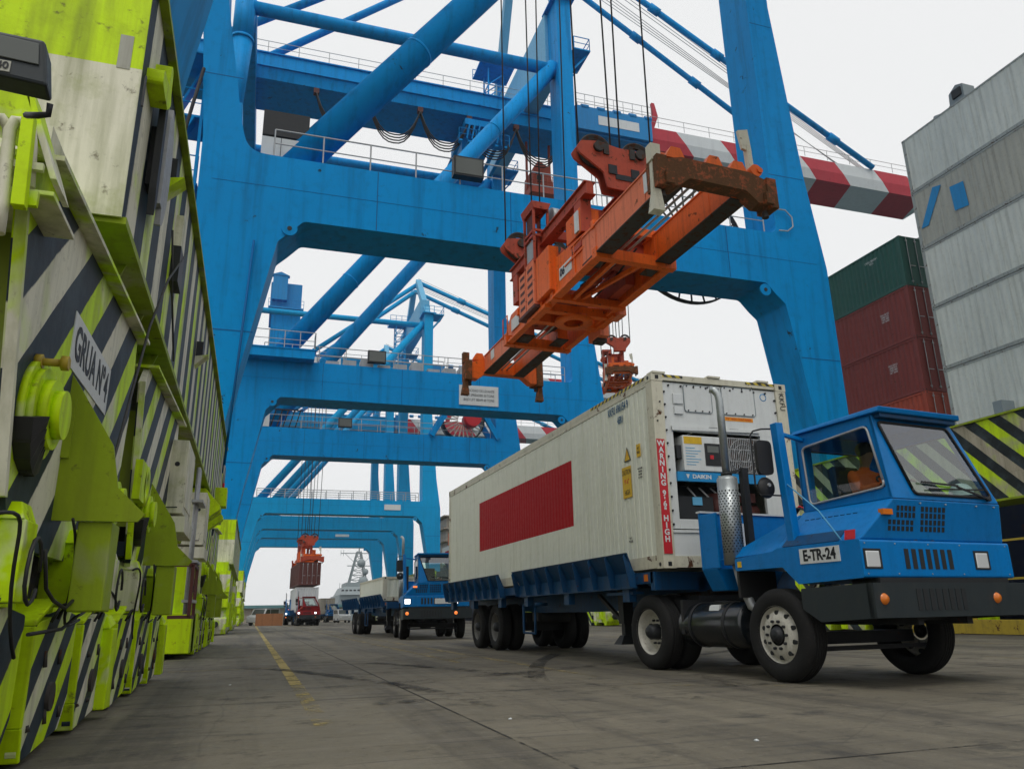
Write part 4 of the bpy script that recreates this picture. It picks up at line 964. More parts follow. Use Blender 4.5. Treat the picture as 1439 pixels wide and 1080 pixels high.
    mw = root.matrix_world.copy(); mi_ = mw.inverted()
    for s in (-1, 1):
        for x in (-1.05, -.19, .06, .92):
            a = Vector((x, -2.4 if s < 0 else 2.6, 3.15)); wa = mw @ a; wb = Vector((wa.x+(.25 if x > 0 else -.15), wa.y-.2*s, ropes)); 
            MB().cyl(a, mi_ @ wb, .022 if big else .035, seg=6).build('hoist_rope', 'rope_steel', root)
    return root
spreader('large orange telescopic spreader numbered 06, hanging over the white container', (7.486, 16.96, 8.13), (R_(-1.29), R_(.41), R_(2.62)), 41.9)

# ================================================================ CONTAINERS
def corr(mb, x, y0, y1, z0, z1, period, depth, sgn, mi=0, axis='y', cuts=None, sel=None, frac=(.25, .25, .25, .25)):
    """trapezoid-corrugated wall; runs along axis at offset x; ribs stand inward by depth; sgn = outward direction"""
    L = y1-y0; n = max(1, round(L/period)); p = L/n; prof = []
    for i in range(n):
        b_ = y0+i*p; a, b2, c_, d = frac
        prof += [(b_, 0), (b_+p*a, 0), (b_+p*(a+b2), 1), (b_+p*(a+b2+c_), 1)]
    prof.append((y1, 0)); zs = sorted(set([z0, z1]+[z for z in (cuts or []) if z0 < z < z1])); k = len(mb.v)
    for z in zs:
        for y, d in prof:
            q = x-sgn*d*depth; mb.v.append((q, y, z) if axis == 'y' else (y, q, z))
    m_ = len(prof)
    for r in range(len(zs)-1):
        for i in range(m_-1):
            mb.f.append((k+r*m_+i, k+r*m_+i+1, k+(r+1)*m_+i+1, k+(r+1)*m_+i)); mb.sm.append(False)
            yc = (prof[i][0]+prof[i+1][0])/2; zc = (zs[r]+zs[r+1])/2
            mb.m.append(sel(yc, zc) if sel else mi)
def frame(mb, L, W, H, post=.16, rail=.14, mi=0, bot=.16):
    for x in (0, W):
        for y in (0, L):
            x0, x1 = (0, post) if x == 0 else (W-post, W); y0, y1 = (0, post) if y == 0 else (L-post, L)
            mb.box(x0, x1, y0, y1, .118, H-.118, mi)
            for z in (0, H-.118):
                e = .006; mb.box(x0-e, x1+e, y0-e, y1+e, z, z+.118, mi)
                ex = x0-e-.001 if x == 0 else x1+e+.001
                mb.cyl(((x0-e-.004) if x == 0 else (x1+e+.004), (y0+y1)/2, z+.06), ((x0-e) if x == 0 else (x1+e), (y0+y1)/2, z+.06), .03, seg=10, mi=mi+1)
                mb.box((x0+x1)/2-.03, (x0+x1)/2+.03, (y0-e-.004) if y == 0 else (y1+e), (y0-e) if y == 0 else (y1+e+.004), z+.03, z+.09, mi+1)
        x0, x1 = (0, .06) if x == 0 else (W-.06, W)
        mb.box(x0, x1, post, L-post, 0.01, bot, mi); mb.box(x0, x1, post, L-post, H-.09, H-.005, mi)
    for y in (0, L):
        y0, y1 = (0, .1) if y == 0 else (L-.1, L)
        mb.box(post, W-post, y0, y1, .01, .17, mi); mb.box(post, W-post, y0, y1, H-.1, H-.005, mi)
def dry_container(loc, mat, label, L=12.19, W=2.438, H=2.591, rz=0, marks=(), group=None, fr='container_dark_frame', door=True, refrig=False, sidemark=None):
    root = empty('shipping_container', loc, label, 'container', group, rz)
    mb = MB(); frame(mb, L, W, H); mb.build('frame', [fr if refrig else mat, 'ink'], root, bevel=.006)
    per, dep = (.305, .012) if refrig else (.278, .036)
    for x, s in ((.012, -1), (W-.012, 1)):
        mb = MB(); corr(mb, x, .16, L-.16, .16 if not refrig else .17, H-.09, per, dep, s); mb.build('side_wall', mat, root)
    mb = MB(); corr(mb, .0, .06, W-.06, .03, L-.03, .25 if not refrig else .6, .02 if not refrig else .004, 1, axis='y')
    mb = MB(); mb.box(.06, W-.06, .1, L-.1, H-.035, H-.012); mb.box(.06, W-.06, .1, L-.1, .05, .15); mb.build('roof', fr if refrig else mat, root)
    for y, s in ((.02, -1), (L-.02, 1)):
        mb = MB()
        if s < 0 and door:
            for q in (0, 1):
                x0 = .16+q*(W-.32)/2; x1 = x0+(W-.32)/2-.01
                mb.box(x0+.005, x1, .02, .07, .17, H-.1)
            dr = mb.build('door', mat, root)
            mb = MB()
            for x in (.42, .95, W-.95, W-.42):
                mb.cyl((x, -.005, .12), (x, -.005, H-.06), .018, seg=8); mb.box(x-.05, x+.05, -.02, .02, .2, .27); mb.box(x-.05, x+.05, -.02, .02, H-.25, H-.18); mb.bar((x, -.03, 1.05), (x+.3, -.03, 1.05), .02, .035)
            mb.build('locking_bar', 'galvanised', dr)
        else:
            corr(mb, y, .16, W-.16, .17, H-.1, .28, .03, s, axis='x'); mb.build('end_wall', mat, root)
    for (body, size, my, mz, mcol, rot) in marks:
        text(body, size, mcol, root, (-.004, my, mz), LEFTS, sx=.8, line=.9)
    return root
# --- the reefer on the first truck
def truck_reefer(loc, rz):
    L, W, H = 12.19, 2.438, 2.896
    root = empty('refrigerated_container', loc, 'cream refrigerated container with a large red rectangle, riding on truck E-TR-24', 'container', None, rz)
    mb = MB(); frame(mb, L, W, H, post=.19, bot=.17); mb.build('frame', ['reefer_frame', 'ink'], root, bevel=.008)
    def ribs(mb, x, s, sel=None, cuts=None):
        corr(mb, x, .19, L-.19, .17, H-.17, .152, .0075, s, cuts=cuts, sel=sel, frac=(.55, .08, .29, .08))
    mb = MB(); ribs(mb, .008, -1, sel=lambda y, z: 1 if (3.13 < y < 9.13 and .93 < z < 2.14) else 0, cuts=[.93, 2.14])
    mb.build('side_wall', ['reefer_cream', 'red_sign'], root)
    mb = MB(); ribs(mb, W-.008, 1); mb.build('side_wall', 'reefer_cream', root)
    mb = MB()
    for x0, x1 in ((.002, .05), (W-.05, W-.002)):
        mb.box(x0, x1, .19, L-.19, H-.165, H-.09); mb.box(x0-.002, x1, .19, L-.19, .17, .19)
        for k in range(9): mb.cyl((x0-.004 if x0 < 1 else x1, .5+k*1.4, H-.125), (x0 if x0 < 1 else x1+.004, .5+k*1.4, H-.125), .018, seg=8)
    mb.build('top_rail', 'reefer_frame', root)
    MB().box(.06, W-.06, .1, L-.1, H-.03, H-.01).box(.06, W-.06, .1, L-.1, .03, .15).build('roof', 'reefer_cream', root)
    MB().box(.19, W-.19, L-.06, L-.02, .17, H-.1).build('door', 'reefer_cream', root)
    mb = MB()
    mb.box(-.003, .0, .19, 2.2, H-.06, H-.01); mb.box(.19, .55, -.004, -.001, H-.05, H-.01); mb.box(W-.75, W-.19, -.004, -.001, H-.05, H-.01)
    mb.build('edge_tape', 'edge_tape', root)
    mb = MB()
    for x in (.02, 1.0, 1.9): mb.box(x, x+.22, -.02, .16, H, H+.03)
    mb.build('roof_bracket', 'reefer_frame', root)
    # refrigeration end
    e = MB(); zf = H-.12
    e.box(.19, W-.19, .03, .09, 2.02, zf)                       # upper bulkhead
    e.box(.19, .33, .03, .09, .56, 2.02); e.box(1.88, W-.19, .03, .09, .56, 2.02); e.box(.33, 1.88, .03, .09, .56, .70)
    e.box(.19, W-.19, .02, .09, .17, .50)
    e.prism([(.19, .50), (W-.19, .50), (W-.19, .54), (.19, .54)], 'y', .0, .09)
    pan = e.build('machinery_bulkhead', 'reefer_end', root, bevel=.004)
    e = MB()
    e.box(.30, 1.20, .012, .03, 2.03, 2.10); e.prism([(.30, 2.02), (1.86, 2.06), (1.86, 2.10), (.30, 2.08)], 'y', -.01, .03)
    e.build('ledge', 'reefer_end', root)
    for (x0, x1, z0, z1) in ((.56, 1.05, 2.33, 2.76), (1.24, 1.84, 2.33, 2.78)):
        h = MB(); pts = fillet([(x0, z0), (x1, z0), (x1, z1), (x0, z1)], .05, 4)
        h.prism(pts, 'y', .018, .03); hh = h.build('access_hatch', 'reefer_end', root, bevel=.004)
        g_ = MB()
        for i in range(len(pts)):
            a = pts[i]; b_ = pts[(i+1) % len(pts)]; g_.bar((a[0], .021, a[1]), (b_[0], .021, b_[1]), .012, .012, up=(0, 1, 0))
        g_.build('gasket', 'ship_grey', hh)
        k = MB()
        for i in range(4):
            for zz in (z0+.02, z1-.02): k.cyl((x0+.06+i*(x1-x0-.12)/3, .004, zz), (x0+.06+i*(x1-x0-.12)/3, .02, zz), .011, seg=8)
        k.build('bolt', 'dark_metal', hh)
    k = MB()
    for i in range(11):
        z = .62+i*.2
        for x in (.215, W-.215): k.cyl((x, .008, z), (x, .03, z), .017, seg=8)
        if i < 9: k.cyl((.3+i*.22, .008, zf-.05), (.3+i*.22, .03, zf-.05), .016, seg=8)
    for x in (.06, .12): k.cyl((x, -.012, 2.15+.3*(x > .1)), (x, -.001, 2.15+.3*(x > .1)), .014, seg=8)
    k.build('bulkhead_bolt', 'dark_metal', root)
    MB().box(.36, .53, .0, .03, 2.44, 2.60).box(.37, .52, .0, .03, 2.28, 2.40).build('document_holder', 'label_white', root, bevel=.006)
    MB().box(.95, 1.1, .0, .03, 2.06, 2.10).box(1.32, 1.48, .0, .03, 2.06, 2.10).build('vent_slot', 'dark_metal', root)
    # control box
    c_ = MB().box(.45, 1.16, -.02, .3, 1.41, 1.95).build('control_box', 'reefer_end', root, bevel=.012)
    MB().box(.82, 1.10, -.03, -.02, 1.50, 1.84).build('display_panel', 'ink', c_)
    MB().box(.86, 1.06, -.034, -.03, 1.70, 1.80).box(.90, .96, -.036, -.03, 1.60, 1.66, 1).build('screen', ['lamp_glass', 'label_red'], c_)
    MB().box(.47, .78, -.024, -.02, 1.82, 1.93).build('label_plate', 'label_yellow', c_)
    k = MB()
    for i in range(7): k.box(.49, .49+.16+.05*(i % 3), -.0235, -.02, 1.50+i*.042, 1.51+i*.042)
    k.build('instruction_lines', 'pale_blue', c_)
    MB().box(.36, .44, .02, .3, 1.6, 1.8).build('data_socket', 'dark_metal', root)
    # condenser fan with grille
    f = MB(); f.box(1.2, 1.84, .06, .35, 1.40, 1.98); f.build('fan_box', 'grease_steel', root)
    f = MB(); f.lathe([(.05, 0), (.25, 0), (.27, -.03), (.25, -.03)], (1.52, .055, 1.68), (0, -1, 0), 32)
    for i in range(5):
        a = i*1.257; f.hexa([(1.52+.04*math.cos(a), .05, 1.68+.04*math.sin(a)), (1.52+.24*math.cos(a-.3), .05, 1.68+.24*math.sin(a-.3)), (1.52+.24*math.cos(a+.3), .05, 1.68+.24*math.sin(a+.3)), (1.52+.05*math.cos(a+.5), .05, 1.68+.05*math.sin(a+.5)),
              (1.52+.04*math.cos(a), .04, 1.68+.04*math.sin(a)), (1.52+.24*math.cos(a-.3), .04, 1.68+.24*math.sin(a-.3)), (1.52+.24*math.cos(a+.3), .045, 1.68+.24*math.sin(a+.3)), (1.52+.05*math.cos(a+.5), .045, 1.68+.05*math.sin(a+.5))])
    f.build('fan', 'grease_steel', root)
    f = MB()
    for i in range(19): f.box(1.215+i*.0335, 1.2255+i*.0335, -.006, .0, 1.42, 1.96)
    for z in (1.42, 1.6, 1.78, 1.955): f.box(1.21, 1.83, .0, .006, z-.006, z+.006)
    for r in (.1, .18, .26): f.tube([(1.52+r*math.cos(j*.2618), -.008, 1.68+r*math.sin(j*.2618)) for j in range(25)], .005, 5)
    f.build('fan_grille', 'galvanised', root)
    bd = MB().box(.33, 1.88, -.01, .05, 1.255, 1.395).build('maker_band', 'sign_blue', root)
    text('DAIKIN', .085, 'label_white', bd, (.74, -.013, 1.325), FRONT, sx=1.15, bold=.003)
    text('ZESTIA', .06, 'label_yellow', bd, (1.11, -.013, 1.325), FRONT, bold=.002)
    MB().prism([(.47, 1.36), (.53, 1.36), (.50, 1.29)], 'y', -.013, -.01).build('emblem', 'label_white', bd)
    # open compressor bay
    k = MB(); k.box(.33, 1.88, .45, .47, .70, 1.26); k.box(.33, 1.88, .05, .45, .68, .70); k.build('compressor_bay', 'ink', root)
    k = MB(); k.cyl((1.15, .28, .72), (1.15, .28, 1.12), .15, seg=18); k.cyl((1.5, .3, .85), (1.85, .3, .85), .12, seg=16); k.box(.38, .98, .12, .4, .72, 1.05, 1); k.box(1.3, 1.8, .2, .4, 1.0, 1.14)
    k.box(.62, .78, .10, .12, .92, 1.04, 2)
    for i in range(5): k.tube([(.6+.2*i, .2, 1.2), (.7+.22*i, .14, 1.05), (.66+.25*i, .2, .9), (.8+.2*i, .3, .8)], .014, 6, mi=3)
    k.build('compressor', ['brown_steel', 'ink', 'pale_blue', 'galvanised'], root)
    # lettering
    w_ = MB().box(.012, .150, -.010, -.006, .20, 1.87).build('warning_strip', 'label_red', root); w_['label'] = "red strip reading WARNING 9'6'' HIGH"
    s = "WARNING"; z = 1.80
    for ch in s+" 9'6\" HIGH":
        if ch != ' ': text(ch, .115, 'label_white', w_, (.081, -.0125, z), FRONT, bold=.004)
        z -= .098 if ch not in " '\"" else .055
    MB().box(1.26, 1.78, .026, .03, 2.235, 2.295).build('label_plate', 'label_orange', root)
    text("9'6\" HIGH CONTAINER", .045, 'label_red', root, (1.52, .024, 2.265), FRONT)
    text('KKFU', .13, 'ink', root, (W-.095, -.009, 2.60), basis((0, 0, -1), (1, 0, 0)), sx=.9)
    MB().lathe([(.05, 0), (.062, 0), (.062, .003), (.05, .003)], (2.02, .03, 2.66), (0, -1, 0), 24).build('emblem', 'sign_blue', root)
    text('KKFU 696154 9', .185, 'ink_blue', root, (-.0035, 1.15, 2.61), LEFTS, sx=.56, sp=1.08, bold=.004)
    text('45R1', .165, 'ink_blue', root, (-.0035, 1.08, 2.41), LEFTS, sx=.56, sp=1.05, bold=.004)
    tr_ = MB().prism([(.80, 1.70), (1.02, 1.70), (.91, 1.93)], 'x', -.0045, -.0015).build('warning_triangle', 'ink', root)
    MB().prism([(.825, 1.715), (.995, 1.715), (.91, 1.895)], 'x', -.0055, -.0045).build('triangle_field', 'label_yellow', tr_)
    MB().prism([(.90, 1.74), (.935, 1.81), (.91, 1.81), (.92, 1.86), (.88, 1.79), (.91, 1.79)], 'x', -.0062, -.0055).build('bolt_mark', 'label_orange', tr_)
    y2 = MB().box(-.004, -.0015, .47, .60, 1.70, 1.90).build('yellow_label', 'label_yellow', root); text('9\'6"\nHIGH', .06, 'ink', y2, (-.0055, .535, 1.80), LEFTS, sx=.6)
    cl = MB().box(-.004, -.0015, .82, 1.12, 1.13, 1.62).build('caution_label', 'label_yellow', root); cl['label'] = "yellow label reading CAUTION 9'-6'' HIGH"
    text('CAUTION', .12, 'ink', cl, (-.0055, .97, 1.53), LEFTS, sx=.55); text("9'-6\"", .11, 'label_red', cl, (-.0055, .97, 1.38), LEFTS, sx=.8); text('HIGH', .12, 'ink', cl, (-.0055, .97, 1.21), LEFTS, sx=.6)
    text('MAX GR 34000\nTARE 4640\nNET 29360\nCU CAP 67.5', .038, 'ink', root, (-.0035, .52, 1.45), LEFTS, sx=.6, line=1.2)
    text('RL-17\nMC 200', .05, 'ink', root, (-.0035, .95, .48), LEFTS, sx=.7)
    return root
reefer = truck_reefer((5.52, 10.0, 1.39), R_(1.0))
# ================================================================ TERMINAL TRACTORS
def wheel(parent, x_out, side, y, r=.52, wd=.28, rim='rim_white', style='front', dual=False, name='wheel'):
    """x_out = outer face; side -1 = left of the vehicle's drawing (outer face looks to -x)"""
    s = side; inn = x_out-s*wd
    t_ = MB(); tr = r
    prof = [(tr*.60, .02), (tr*.63, -.002), (tr*.86, .0), (tr*.955, .02), (tr, .06)]
    n = 4
    for k in range(n):
        a = .06+(wd-.12)*k/n; b_ = .06+(wd-.12)*(k+1)/n
        prof += [(tr, a+.002), (tr, b_-.014), (tr-.013, b_-.011), (tr-.013, b_-.003)]
    prof += [(tr, wd-.06), (tr*.955, wd-.02), (tr*.86, wd), (tr*.63, wd), (tr*.60, wd-.02)]
    t_.lathe(prof, (x_out, y, r), (-s, 0, 0), 56)
    w_ = t_.build('wheel', 'tyre', parent)
    rm = MB(); R0 = tr*.62
    if style == 'front':
        pr = [(R0, .0), (R0+.012, .012), (R0-.01, .02), (R0-.02, .06), (R0*.87, .07), (R0*.80, .03), (R0*.62, .005), (R0*.50, .0), (.12, .0)]
        rm.lathe(pr, (x_out, y, r), (-s, 0, 0), 40)
        for i in range(10):
            a = i*math.pi/5; rm.cyl((x_out+s*.03, y+.155*math.cos(a), r+.155*math.sin(a)), (x_out-s*.0, y+.155*math.cos(a), r+.155*math.sin(a)), .017, seg=6, mi=1)
            a += .3; rm.cyl((x_out-s*.06, y+.247*math.cos(a), r+.247*math.sin(a)), (x_out-s*.016, y+.247*math.cos(a), r+.247*math.sin(a)), .027, seg=12, mi=2)
        rm.lathe([(.0001, .065), (.05, .06), (.075, .045), (.08, .0), (.098, -.002)], (x_out, y, r), (s, 0, 0), 24, mi=1)
    else:
        pr = [(R0, .0), (R0+.012, .012), (R0-.012, .02), (R0-.03, .10), (R0-.045, .17), (R0*.75, .175), (R0*.72, .15), (.11, .15)]
        rm.lathe(pr, (x_out, y, r), (-s, 0, 0), 40)
        rm.lathe([(.0001, .02), (.07, .015), (.10, -.02), (.115, -.15)], (x_out, y, r), (s, 0, 0), 20, mi=1)
        for i in range(10):
            a = i*math.pi/5; rm.cyl((x_out-s*.15, y+.165*math.cos(a), r+.165*math.sin(a)), (x_out-s*.11, y+.165*math.cos(a), r+.165*math.sin(a)), .017, seg=6, mi=1)
    rm.build('rim', [rim, 'dark_metal', 'ink'], w_)
    if dual:
        MB().lathe([(tr*.6, .02), (tr*.86, 0), (tr*.955, .02), (tr, .06), (tr, wd-.06), (tr*.955, wd-.02), (tr*.86, wd), (tr*.6, wd-.02), (tr*.6, .02)], (x_out-s*(wd+.05), y, r), (-s, 0, 0), 48).build('wheel', 'tyre', parent)
    return w_
def ring(mb, outer, inner, th, mi=0):
    th = Vector(th); n = len(outer); v = [Vector(p) for p in outer]+[Vector(p) for p in inner]
    v2 = v+[p+th for p in v]; f = []
    for i in range(n):
        j = (i+1) % n
        f += [(i, j, n+j, n+i), (2*n+i, 3*n+i, 3*n+j, 2*n+j), (i, 2*n+i, 2*n+j, j), (n+i, n+j, 3*n+j, 3*n+i)]
    mb.add(v2, f, mi)
def rounded(pts, rad=.08, n=5):
    out = []; N = len(pts); P_ = [Vector(p) for p in pts]
    for i in range(N):
        p = P_[i]; a = (P_[i-1]-p); b_ = (P_[(i+1) % N]-p); A = p+a.normalized()*rad; B = p+b_.normalized()*rad
        for k in range(n+1): t_ = k/n; out.append(A*(1-t_)**2+p*2*t_*(1-t_)+B*t_**2)
    return out
def window(parent, pts, out, gl, frame_mat, rad=.07, th=.014, name='window'):
    rp = rounded(pts, rad); o = Vector(out); mb = MB()
    mb.tube([p+o*.012 for p in rp]+[rp[0]+o*.012], th, 6)
    fr = mb.build('window', frame_mat, parent)
    mb = MB(); n = len(rp); c_ = sum(rp, Vector())/n
    mb.add([p+o*.008 for p in rp], [tuple(range(n))]); mb.build('pane', gl, fr)
    return fr
def tractor(loc, rz, label, plate, lit=False, driver=True):
    T = empty('terminal_tractor', loc, label, 'truck', 'terminal tractors in the truck lanes', rz)
    # frame and running gear
    mb = MB(); 
    for x in (.74, 1.50): mb.box(x, x+.09, -1.3, 3.55, .62, .90)
    for y in (-1.1, -.2, .9, 2.0, 3.3): mb.box(.83, 1.50, y, y+.12, .66, .86)
    mb.box(.25, 2.1, -.09, .09, .40, .54); mb.box(.45, 1.95, 2.55, 2.85, .40, .66); mb.cyl((1.16, 2.7, .52), (1.16, 2.4, .52), .2, seg=16)
    mb.bar((.3, -.25, .36), (2.1, -.25, .36), .05, .05); mb.box(.6, 1.75, 2.2, 3.2, .95, 1.02)
    mb.build('chassis', 'dark_metal', T)
    MB().lathe([(.1, 0), (.45, 0), (.45, .06), (.1, .06)], (1.17, 2.65, 1.05), (0, 0, 1), 28).box(.8, 1.55, 2.3, 3.0, 1.0, 1.1).build('fifth_wheel', 'grease_steel', T)
    wheel(T, 0, -1, 0); wheel(T, 2.34, 1, 0)
    wheel(T, .02, -1, 2.68, style='rear', dual=True); wheel(T, 2.32, 1, 2.68, style='rear', dual=True)
    # front body: side profile run across the cab's width
    prof = fillet([(.62, 1.27), (.62, 1.42), (-.05, 1.46), (-.15, 1.49), (-1.36, 1.49), (-1.36, 1.10), (-.43, 1.07), (-.20, 1.27)], {0: .03, 1: .03, 4: .03, 5: .03})
    bd = MB().prism(prof, 'x', 0, 2.33).build('body', 'truck_blue', T, bevel=.018)
    mb = MB(); mb.hexa([(.03, -1.33, 1.49), (2.30, -1.33, 1.49), (2.30, -.12, 1.49), (.03, -.12, 1.49), (.5, -1.43, 1.93), (2.22, -1.43, 1.93), (2.22, -.12, 1.93), (.5, -.12, 1.93)])
    cw = mb.build('cowl', 'truck_blue', T, bevel=.02)
    # rear cowl slope down behind the cab
    MB().hexa([(.06, -.12, 1.46), (2.2, -.12, 1.46), (2.2, 1.0, 1.43), (.06, 1.0, 1.43), (.45, -.12, 1.90), (2.1, -.12, 1.90), (2.1, .75, 1.62), (.35, .75, 1.58)]).build('engine_cover', 'truck_blue', T, bevel=.015)
    mb = MB(); mb.box(.22, .26, -1.0, -.3, 1.60, 1.63); mb.hexa([(.02, -1.05, 1.50), (.06, -1.05, 1.50), (.06, -.2, 1.50), (.02, -.2, 1.50), (.16, -1.05, 1.62), (.20, -1.05, 1.62), (.20, -.2, 1.62), (.16, -.2, 1.62)])
    mb.build('side_step', 'chassis_blue', T)
    k = MB()
    for i in range(9): k.box(.365, .40, -1.05+i*.09, -.99+i*.09, 1.80, 1.815)
    k.build('louvre', 'chassis_blue', cw)
    # grilles
    def slots(mb, x0, x1, n, z0, z1, y, rows=1, wd=.5, tilt=0., slant=0.):
        p = (x1-x0)/n
        for i in range(n):
            for r in range(rows):
                a = z0+(z1-z0)*r/rows+.008*(rows > 1); b_ = z0+(z1-z0)*(r+1)/rows-.008*(rows > 1); xx = x0+i*p
                ya = y-tilt*(a-z0); yb_ = y-tilt*(b_-z0)
                mb.hexa([(xx, ya-.004, a), (xx+p*wd, ya-.004, a), (xx+p*wd, ya+.02, a), (xx, ya+.02, a), (xx-slant, yb_-.004, b_), (xx+p*wd-slant, yb_-.004, b_), (xx+p*wd-slant, yb_+.02, b_), (xx-slant, yb_+.02, b_)])
    g_ = MB(); slots(g_, .62, 1.40, 7, 1.19, 1.40, -1.36, wd=.58, slant=0); g_.build('radiator_slots', 'ink', bd)
    g_ = MB(); slots(g_, .56, .86, 5, 1.72, 1.86, -1.383, 2, .62, .23); slots(g_, .44, .84, 6, 1.58, 1.71, -1.350, 2, .62, .23); slots(g_, .93, 1.33, 6, 1.58, 1.86, -1.350, 4, .62, .23)
    g_.build('cowl_grille', 'ink', cw)
    k = MB()
    for x in (.06, .5, 1.0, 1.5, 2.26):
        for z in (1.14, 1.45): k.cyl((x, -1.366, z), (x, -1.36, z), .008, seg=6)
    for x in (.9, 1.3, 1.8, 2.1): k.cyl((x, -1.44, 1.885), (x, -1.42, 1.885), .008, seg=6)
    k.build('rivet', 'galvanised', bd)
    for x in (.04, 1.72):
        h = MB().box(x-.015, x+.235, -1.366, -1.34, 1.19, 1.395).build('headlight', 'ink', T)
        MB().box(x+.01, x+.20, -1.375, -1.36, 1.205, 1.37).build('lens', 'lens_lit' if lit else 'lens', h, bevel=.01)
    MB().box(.33, .47, -1.425, -1.36, 1.75, 1.81).build('marker_light', 'orange_lens', cw)
    # bumper
    b_ = MB(); b_.prism(fillet([(-.45, 1.02), (-1.42, 1.045), (-1.42, .70), (-.7, .66), (-.45, .80)], .02, 2), 'x', .0, .03)
    b_.box(.0, 2.42, -1.45, -1.36, .70, 1.045); b_.box(.03, 2.40, -1.42, -.9, .70, .74); b_.prism([(-.45, 1.02), (-1.42, 1.045), (-1.42, .70), (-.7, .66), (-.45, .80)], 'x', 2.39, 2.42)
    bu = b_.build('bumper', 'bumper_black', T, bevel=.012)
    g_ = MB(); slots(g_, .60, 1.38, 8, .77, .985, -1.452, wd=.62); g_.build('bumper_slots', 'ink', bu)
    for x in (.13, 1.84):
        MB().lathe([(.0001, .03), (.04, .025), (.058, 0)], (x, -1.452, .885), (0, -1, 0), 20).build('fog_light', 'orange_lit' if lit else 'orange_lens', bu)
    MB().box(.2, 2.2, -1.37, -1.0, .98, 1.10).build('bumper_gap_shade', 'ink', T)  # black block put in as the shade between bumper and body
    # cab
    cb = MB(); xl, xr0, xr1 = .5, 2.2, 1.74; yf0, yf1, yr = -1.43, -1.31, -.13; z0, z1 = 1.93, 2.88
    wl = [(xl, -1.36, 2.06), (xl, -.27, 2.0), (xl, -.24, 2.70), (xl, -1.23, 2.76)]
    ring(cb, [(xl, yf0, z0), (xl, yr, z0), (xl, yr, z1), (xl, yf1, z1)], wl, (.05, 0, 0))
    wf = [(.84, -1.424, 1.985), (2.08, -1.424, 1.985), (1.66, -1.325, 2.79), (.55, -1.325, 2.79)]
    ring(cb, [(xl+.0, yf0, z0), (xr0, yf0, z0), (xr1, yf1, z1), (xl+.0, yf1, z1)], wf, (0, .05, 0))
    wr = [(2.185, -1.30, 2.03), (2.185, -.3, 2.03), (1.79, -.3, 2.72), (1.79, -1.22, 2.74)]
    ring(cb, [(xr0, yf0, z0), (xr0, yr, z0), (xr1, yr, z1), (xr1, yf1, z1)], wr, (-.05, 0, 0))
    wb = [(.7, yr, 2.05), (1.95, yr, 2.05), (1.62, yr, 2.7), (.7, yr, 2.7)]
    ring(cb, [(xl, yr, z0), (xr0, yr, z0), (xr1, yr, z1), (xl, yr, z1)], wb, (0, -.05, 0))
    cab = cb.build('cab', 'truck_blue', T, bevel=.012)
    MB().hexa([(xl-.05, -1.44, z1), (xr1+.04, -1.44, z1), (xr1+.04, yr+.03, z1), (xl-.05, yr+.03, z1), (xl-.04, -1.46, z1+.06), (xr1+.02, -1.46, z1+.06), (xr1, yr, z1+.05), (xl-.02, yr, z1+.05)]).build('roof', 'truck_blue', cab, bevel=.012)
    MB().box(xl+.02, xr1, -1.41, -1.32, z1-.05, z1).build('sun_visor', 'chassis_blue', cab, bevel=.008)
    window(cab, wl, (-1, 0, 0), 'cab_glass', 'galvanised', .07, .014); window(cab, wf, (0, -1, .1), 'cab_glass_front', 'rubber', .06, .016)
    window(cab, wr, (1, 0, .1), 'cab_glass', 'rubber', .06, .014); window(cab, wb, (0, 1, 0), 'cab_glass', 'rubber', .06, .014)
    mb = MB(); mb.bar((1.05, -1.455, 2.045), (1.95, -1.455, 2.075), .012, .016); mb.bar((1.5, -1.46, 2.09), (2.02, -1.46, 1.965), .018, .02); mb.bar((.95, -1.45, 2.12), (1.52, -1.46, 2.10), .012, .02); mb.cyl((2.0, -1.44, 1.97), (2.0, -1.48, 1.97), .025, seg=8)
    mb.build('wiper', 'rubber', cab)
    # inside
    MB().box(.56, 2.1, -.22, -.19, 1.9, 2.02).box(.60, 2.05, -1.38, -1.12, 1.93, 2.0).build('dashboard', 'seat_black', cab)
    st = MB(); st.prism([(-1.0, 1.6), (-.5, 1.6), (-.42, 1.7), (-.30, 2.45), (-.40, 2.48), (-.55, 1.80), (-1.0, 1.76)], 'x', .78, 1.22); st.build('seat', 'seat_black', cab, bevel=.03)
    sw = MB(); cN = Vector((1.0, -1.06, 2.14)); u = Vector((1, 0, 0)); v = Vector((0, .75, .66)).normalized()
    sw.tube([cN+u*.2*math.cos(j*.3142)+v*.2*math.sin(j*.3142) for j in range(21)], .014, 6); sw.cyl(cN, cN+Vector((0, -.15, -.2)), .02, seg=8); sw.bar(cN-u*.2, cN+u*.2, .03, .015)
    sw.build('steering_wheel', 'seat_black', cab)
    # rear-view mirror frame, grab post, stay wires
    MB().bar((.16, -.28, 1.45), (.10, -.26, 2.98), .11, .11, up=(0, 1, 0)).bar((.16, -.28, 2.84), (.5, -.25, 2.80), .05, .05).build('mirror_post', 'truck_blue', T, bevel=.01)
    mb = MB(); mb.tube([(.10, -.22, 2.92), (-.02, -.12, 2.93), (-.13, -.10, 2.90), (-.16, -.08, 2.85), (-.16, -.08, 2.25), (-.12, -.10, 2.12), (.1, -.24, 2.10)], .011, 8)
    mr = mb.build('mirror', 'dark_metal', T)
    pts = fillet([(-.15, 2.36), (.08, 2.36), (.08, 2.78), (-.15, 2.78)], .07, 5); MB().prism(pts, 'y', -.16, -.11).build('mirror_head', 'rubber', mr)
    MB().lathe([(.0001, .05), (.08, .045), (.12, .02), (.13, 0), (.0001, .0)], (-.02, -.10, 2.21), (0, -1, .0), 24).build('round_mirror', 'rubber', mr)
